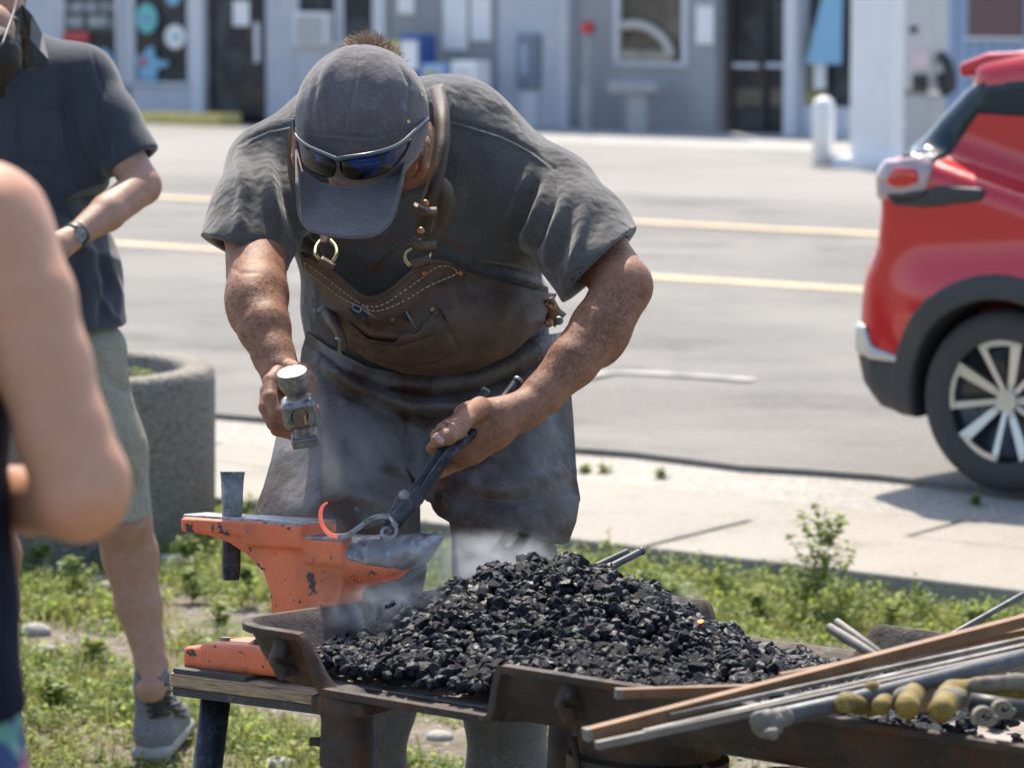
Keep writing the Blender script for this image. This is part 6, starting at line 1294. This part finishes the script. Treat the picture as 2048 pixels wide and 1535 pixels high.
while cnt < 19000:
    x = ng.uniform(-1.9, 2.0); y = ng.uniform(7.0, 11.5) if ng.random() < .92 else ng.uniform(4, 7)
    v = x*RN[0]+y*RN[1]
    if v > vn_line-.02: continue
    near = vn_line-v
    d = dens(x, y)*1.15-(.10 if x > -.3 else .30)+(1.5 if near < .6 else 0)+(.4 if x > -.1 else .15)
    if near > .4 and x > -.3 and y < 9.3: d -= .25
    if ng.random() > d: continue
    cnt += 1; z = zgp(x, y); k = ng.random()
    if k < .42:
        for _ in range(int(ng.integers(5, 12))): blade(x+ng.normal(0, .018), y+ng.normal(0, .018), z, ng.uniform(.015, .06)*(1.6 if ng.random() < .12 else 1), ng.uniform(.0010, .0024), ng.uniform(.1, .9))
    else:   # low broad-leaved weeds
        hh = ng.uniform(.012, .06)*(1.5 if near < .3 else 1)
        for _ in range(int(ng.integers(6, 15))):
            a = ng.uniform(0, 6.28); el_ = ng.uniform(-.1, 1.1); dd = A([math.cos(a)*math.cos(el_), math.sin(a)*math.cos(el_), math.sin(el_)])
            leaf(A([x+ng.normal(0, .014), y+ng.normal(0, .014), z+ng.uniform(0, hh)]), dd, ng.uniform(.010, .026), ng.uniform(.003, .008), WVl, WFl)
o = link('grass', mk(A(GVl), A(GFl)), m_grass); kind(o, 'stuff'); tag(o, 'short grass growing on the dirt')
o = link('ground_weeds', mk(A(WVl), A(WFl)), m_weed); kind(o, 'stuff'); tag(o, 'low broad leaved weeds covering the dirt')
def weed(label, base, hgt, nb, spread, seed, leafs=(.010, .026), name='weed', group=None, lw=.4, dense=2):
    r_ = np.random.default_rng(seed); t = thing(name, label, 'plant', base, group); b = MB(); VL, FL = [], []
    top = base+A([r_.normal(0, .03), r_.normal(0, .03), 1])*A([1, 1, hgt]); stem = cat([base, (base+top)/2+A([r_.normal(0, .012), 0, 0]), top], 6); b.tube(stem, list(np.linspace(.0032, .0010, len(stem))), 6)
    tips = [(stem[i], .5) for i in range(3, len(stem))]
    for k in range(nb):
        f = r_.uniform(.12, .85); p = stem[int(f*(len(stem)-1))]; a = r_.uniform(0, 6.28); L = spread*(1-f*.6)*r_.uniform(.6, 1.1); d = unit([math.cos(a), math.sin(a), r_.uniform(.5, 1.2)])
        br = cat([p, p+d*L*.5, p+d*L+ZZ*L*.25], 4); b.tube(br, list(np.linspace(.0018, .0006, len(br))), 5)
        tips += [(q, 1.) for q in br[3:]]+[(br[-1], 1.)]
    b.build('stem', m_weed, t, smooth=True)
    for p, w_ in tips:
        for _ in range(dense):
            a = r_.uniform(0, 6.28); d = unit([math.cos(a), math.sin(a), r_.uniform(-.1, 1.1)]); leaf(p+r_.normal(0, .007, 3), d, r_.uniform(*leafs), r_.uniform(*leafs)*lw, VL, FL)
    link('leaves', mk(A(VL), A(FL)), m_weed, t); return t
def gz_(px, py): p = G(px, py, -.05); p[2] = zgp(p[0], p[1]); return p
weed('tallest branching weed growing at the near edge of the pavement right of the smith', gz_(1602, 1232), .335, 22, .15, 3, leafs=(.014, .034), dense=3)
weed('thin weed with a seedy top just right of the apron hem', gz_(1232, 1165), .17, 4, .05, 5)
weed('leafy weed a hand to the right of the tallest one', gz_(1688, 1230), .19, 6, .07, 6)
weed('narrow upright weed midway between the smith and the tallest weed', gz_(1440, 1190), .12, 4, .05, 7)
weed('dried pale stalk standing in the weeds near the right edge', gz_(1862, 1235), .14, 2, .03, 8)
weed('weed with tiny leaves between the planter and the smith, behind the anvil heel', gz_(512, 1090), .17, 6, .06, 9)
weed('bushy weed at the foot of the planter', gz_(395, 1140), .10, 9, .08, 10)
WL = ['small weed just right of the bare leg at the left edge', 'leafy weed under the elbow of the woman', 'low weed left of the bare calf above the shoe', 'weed below the anvil heel, left of the orange waist', 'weed right behind the shank of the hardy tool', 'weed between the bare calf and the hardy tool', 'short weed just above the orange anvil foot', 'lowest weed left of the grey shoe', 'weed directly behind the coal heap, right of the smith trousers',
      'weed behind the handles of the fire tongs', 'weed above the right end of the back pan rim piece', 'weed at the left foot of the tallest weed', 'weed above the raised back corner of the pan', 'weed behind the thin rod at the right edge']
for i, (px, py, hh) in enumerate(((60, 1150, .09), (150, 1190, .12), (180, 1330, .08), (430, 1260, .11), (480, 1200, .12), (385, 1195, .09), (455, 1320, .07), (110, 1410, .06), (1150, 1180, .08), (1300, 1200, .09), (1370, 1215, .09), (1530, 1240, .08), (1770, 1262, .09), (1960, 1275, .09))):
    weed(WL[i], gz_(px, py), hh, 7, .07, 30+i, leafs=(.014, .034), group='small leafy weeds in the ground cover')
for i, (px, py) in enumerate(((1330, 958), (1950, 1010), (1180, 945), (1215, 950))):
    p = G(px, py, .0); weed(('small green tuft in the pavement seam, left of the tall weed', 'small green tuft in the gutter under the car wheel', 'flat green tuft in the seam beside the apron', 'flat green tuft second from the apron in the seam')[i], p, .022, 5, .03, 60+i, leafs=(.010, .022))
for i in range(7): a = i*.9; p = pc+A([.28*math.cos(a), .28*math.sin(a), .48]); weed('small scraggly weed growing out of the planter soil', p, .07, 6, .06, 80+i, leafs=(.01, .03), group='weeds in the planter')
# gravel (uncountable) and a few larger stones
m_stone = mat('grey_stone', (.30, .285, .26), .85, mixes=[((.42, .40, .37), 20, .4, .65), ((.18, .165, .15), 40, .5, .7)], bump=[(90, .002)])
sp = [p_[0] for p_ in protos]; V = []; Fs = []; k0 = 0; VV = []; FF = []
for i in range(11000):
    x = ng.uniform(-1.9, 2.0); y = ng.uniform(6.5, 11.3); v = x*RN[0]+y*RN[1]
    if v > vn_line-.03: continue
    r_ = ng.choice([.003, .004, .006, .009, .014], p=[.35, .3, .2, .11, .04])*ng.uniform(.7, 1.2); q = (sp[i % 14]*A([1, 1, .6])*r_)@rot().T*A([1, 1, .8])+A([x, y, zgp(x, y)+r_*.15]); FF.append(A(protos[i % 14][1])+k0); VV.append(q); k0 += len(q)
o = link('gravel', mk(np.concatenate(VV), np.concatenate(FF), False), m_stone); kind(o, 'stuff'); tag(o, 'scattered gravel on the dirt')
for i, (px, py, r_, lb) in enumerate(((70, 1262, .042, 'flat pale stone behind the navy skirt at the left edge'), (88, 1302, .036, 'grey stone just below the flat pale stone'), (500, 1300, .022, 'small stone behind the anvil foot'), (350, 1130, .06, 'rounded grey stone at the foot of the planter'), (215, 1170, .03, 'grey stone left of the bare calf'), (555, 1520, .035, 'rough grey stone beside the forge leg at the bottom edge'), (880, 1470, .03, 'flat stone on the ground between the smith’s legs'), (1200, 1180, .03, 'brown stone in the weeds right of the apron hem'), (120, 1345, .028, 'pale stone in the grass left of the shoe'), (450, 1440, .03, 'dull stone between the stand leg and the forge'))):
    base = gz_(px, py); n = 3; V0_, F0_, me = protos[(i*3+2) % 14]
    Vn, Fn = mesh_field([('+', ell(base+ZZ*r_*.25, (r_*1.15, r_*.9, r_*.55)), 0)], r_/7, disp=lambda Q: r_*.12*fbm(Q, 3/r_, i, 2)); o = link('stone', mk(Vn, Fn), m_stone); tag(o, lb.replace('’', ''), 'stone')
# ================================================================ smoke rising round the anvil and the fire
def smoke(c, r, dens_, lo, hi, sc_, seed, label):
    m = bpy.data.materials.new('smoke'); m.use_nodes = True; n = m.node_tree.nodes; l = m.node_tree.links; n.remove(n['Principled BSDF'])
    v = n.new('ShaderNodeVolumePrincipled'); v.inputs['Color'].default_value = (.84, .89, .97, 1); v.inputs['Anisotropy'].default_value = .35
    tc = n.new('ShaderNodeTexCoord'); mp = n.new('ShaderNodeMapping'); l.new(tc.outputs['Object'], mp.inputs[0]); mp.inputs['Location'].default_value = (seed, seed*.7, 0)
    t = n.new('ShaderNodeTexNoise'); t.inputs['Scale'].default_value = sc_; t.inputs['Detail'].default_value = 5; t.inputs['Distortion'].default_value = .9; l.new(mp.outputs[0], t.inputs['Vector'])
    a = n.new('ShaderNodeMapRange'); a.inputs[1].default_value = lo; a.inputs[2].default_value = hi; l.new(t.outputs[0], a.inputs[0])
    g = n.new('ShaderNodeVectorMath'); g.operation = 'DIVIDE'; l.new(tc.outputs['Object'], g.inputs[0]); g.inputs[1].default_value = r
    ln = n.new('ShaderNodeVectorMath'); ln.operation = 'LENGTH'; l.new(g.outputs[0], ln.inputs[0])
    f = n.new('ShaderNodeMapRange'); f.inputs[1].default_value = 1.; f.inputs[2].default_value = .15; f.interpolation_type = 'SMOOTHSTEP'; l.new(ln.outputs['Value'], f.inputs[0])
    x = n.new('ShaderNodeMath'); x.operation = 'MULTIPLY'; l.new(a.outputs[0], x.inputs[0]); l.new(f.outputs[0], x.inputs[1])
    y = n.new('ShaderNodeMath'); y.operation = 'MULTIPLY'; l.new(x.outputs[0], y.inputs[0]); y.inputs[1].default_value = dens_
    l.new(y.outputs[0], v.inputs['Density']); l.new(v.outputs[0], n['Material Output'].inputs['Volume'])
    k, j_ = 20, 12; V = [(r[0]*math.sin(math.pi*(i+.001)/j_)*math.cos(6.28319*q/k), r[1]*math.sin(math.pi*(i+.001)/j_)*math.sin(6.28319*q/k), r[2]*math.cos(math.pi*i/j_)) for i in range(j_+1) for q in range(k)]
    me = mk(V, [(i*k+q, (i+1)*k+q, (i+1)*k+(q+1) % k, i*k+(q+1) % k) for i in range(j_) for q in range(k)])
    o = link('smoke', me, m, loc=tuple(c)); kind(o, 'stuff'); tag(o, label); return o
smoke(P(905, 1140, 1268), (.19, .07, .075), 30, .44, .72, 11, 3.1, 'pale blue smoke drifting from the coal towards the anvil')
smoke(P(1010, 1120, 1262), (.10, .06, .06), 40, .46, .70, 16, 5.3, 'thick smoke curl at the top of the coal heap')
smoke(P(700, 960, 1235), (.17, .05, .13), 5, .40, .70, 9, 7.7, 'thin smoke in front of the apron over the anvil')
smoke(P(800, 1215, 1310), (.16, .07, .05), 26, .44, .72, 15, 9.2, 'smoke lying in the back corner of the pan')
smoke(P(1330, 1195, 1300), (.07, .04, .03), 34, .42, .66, 22, 2.2, 'small wisp of smoke at the right of the heap')
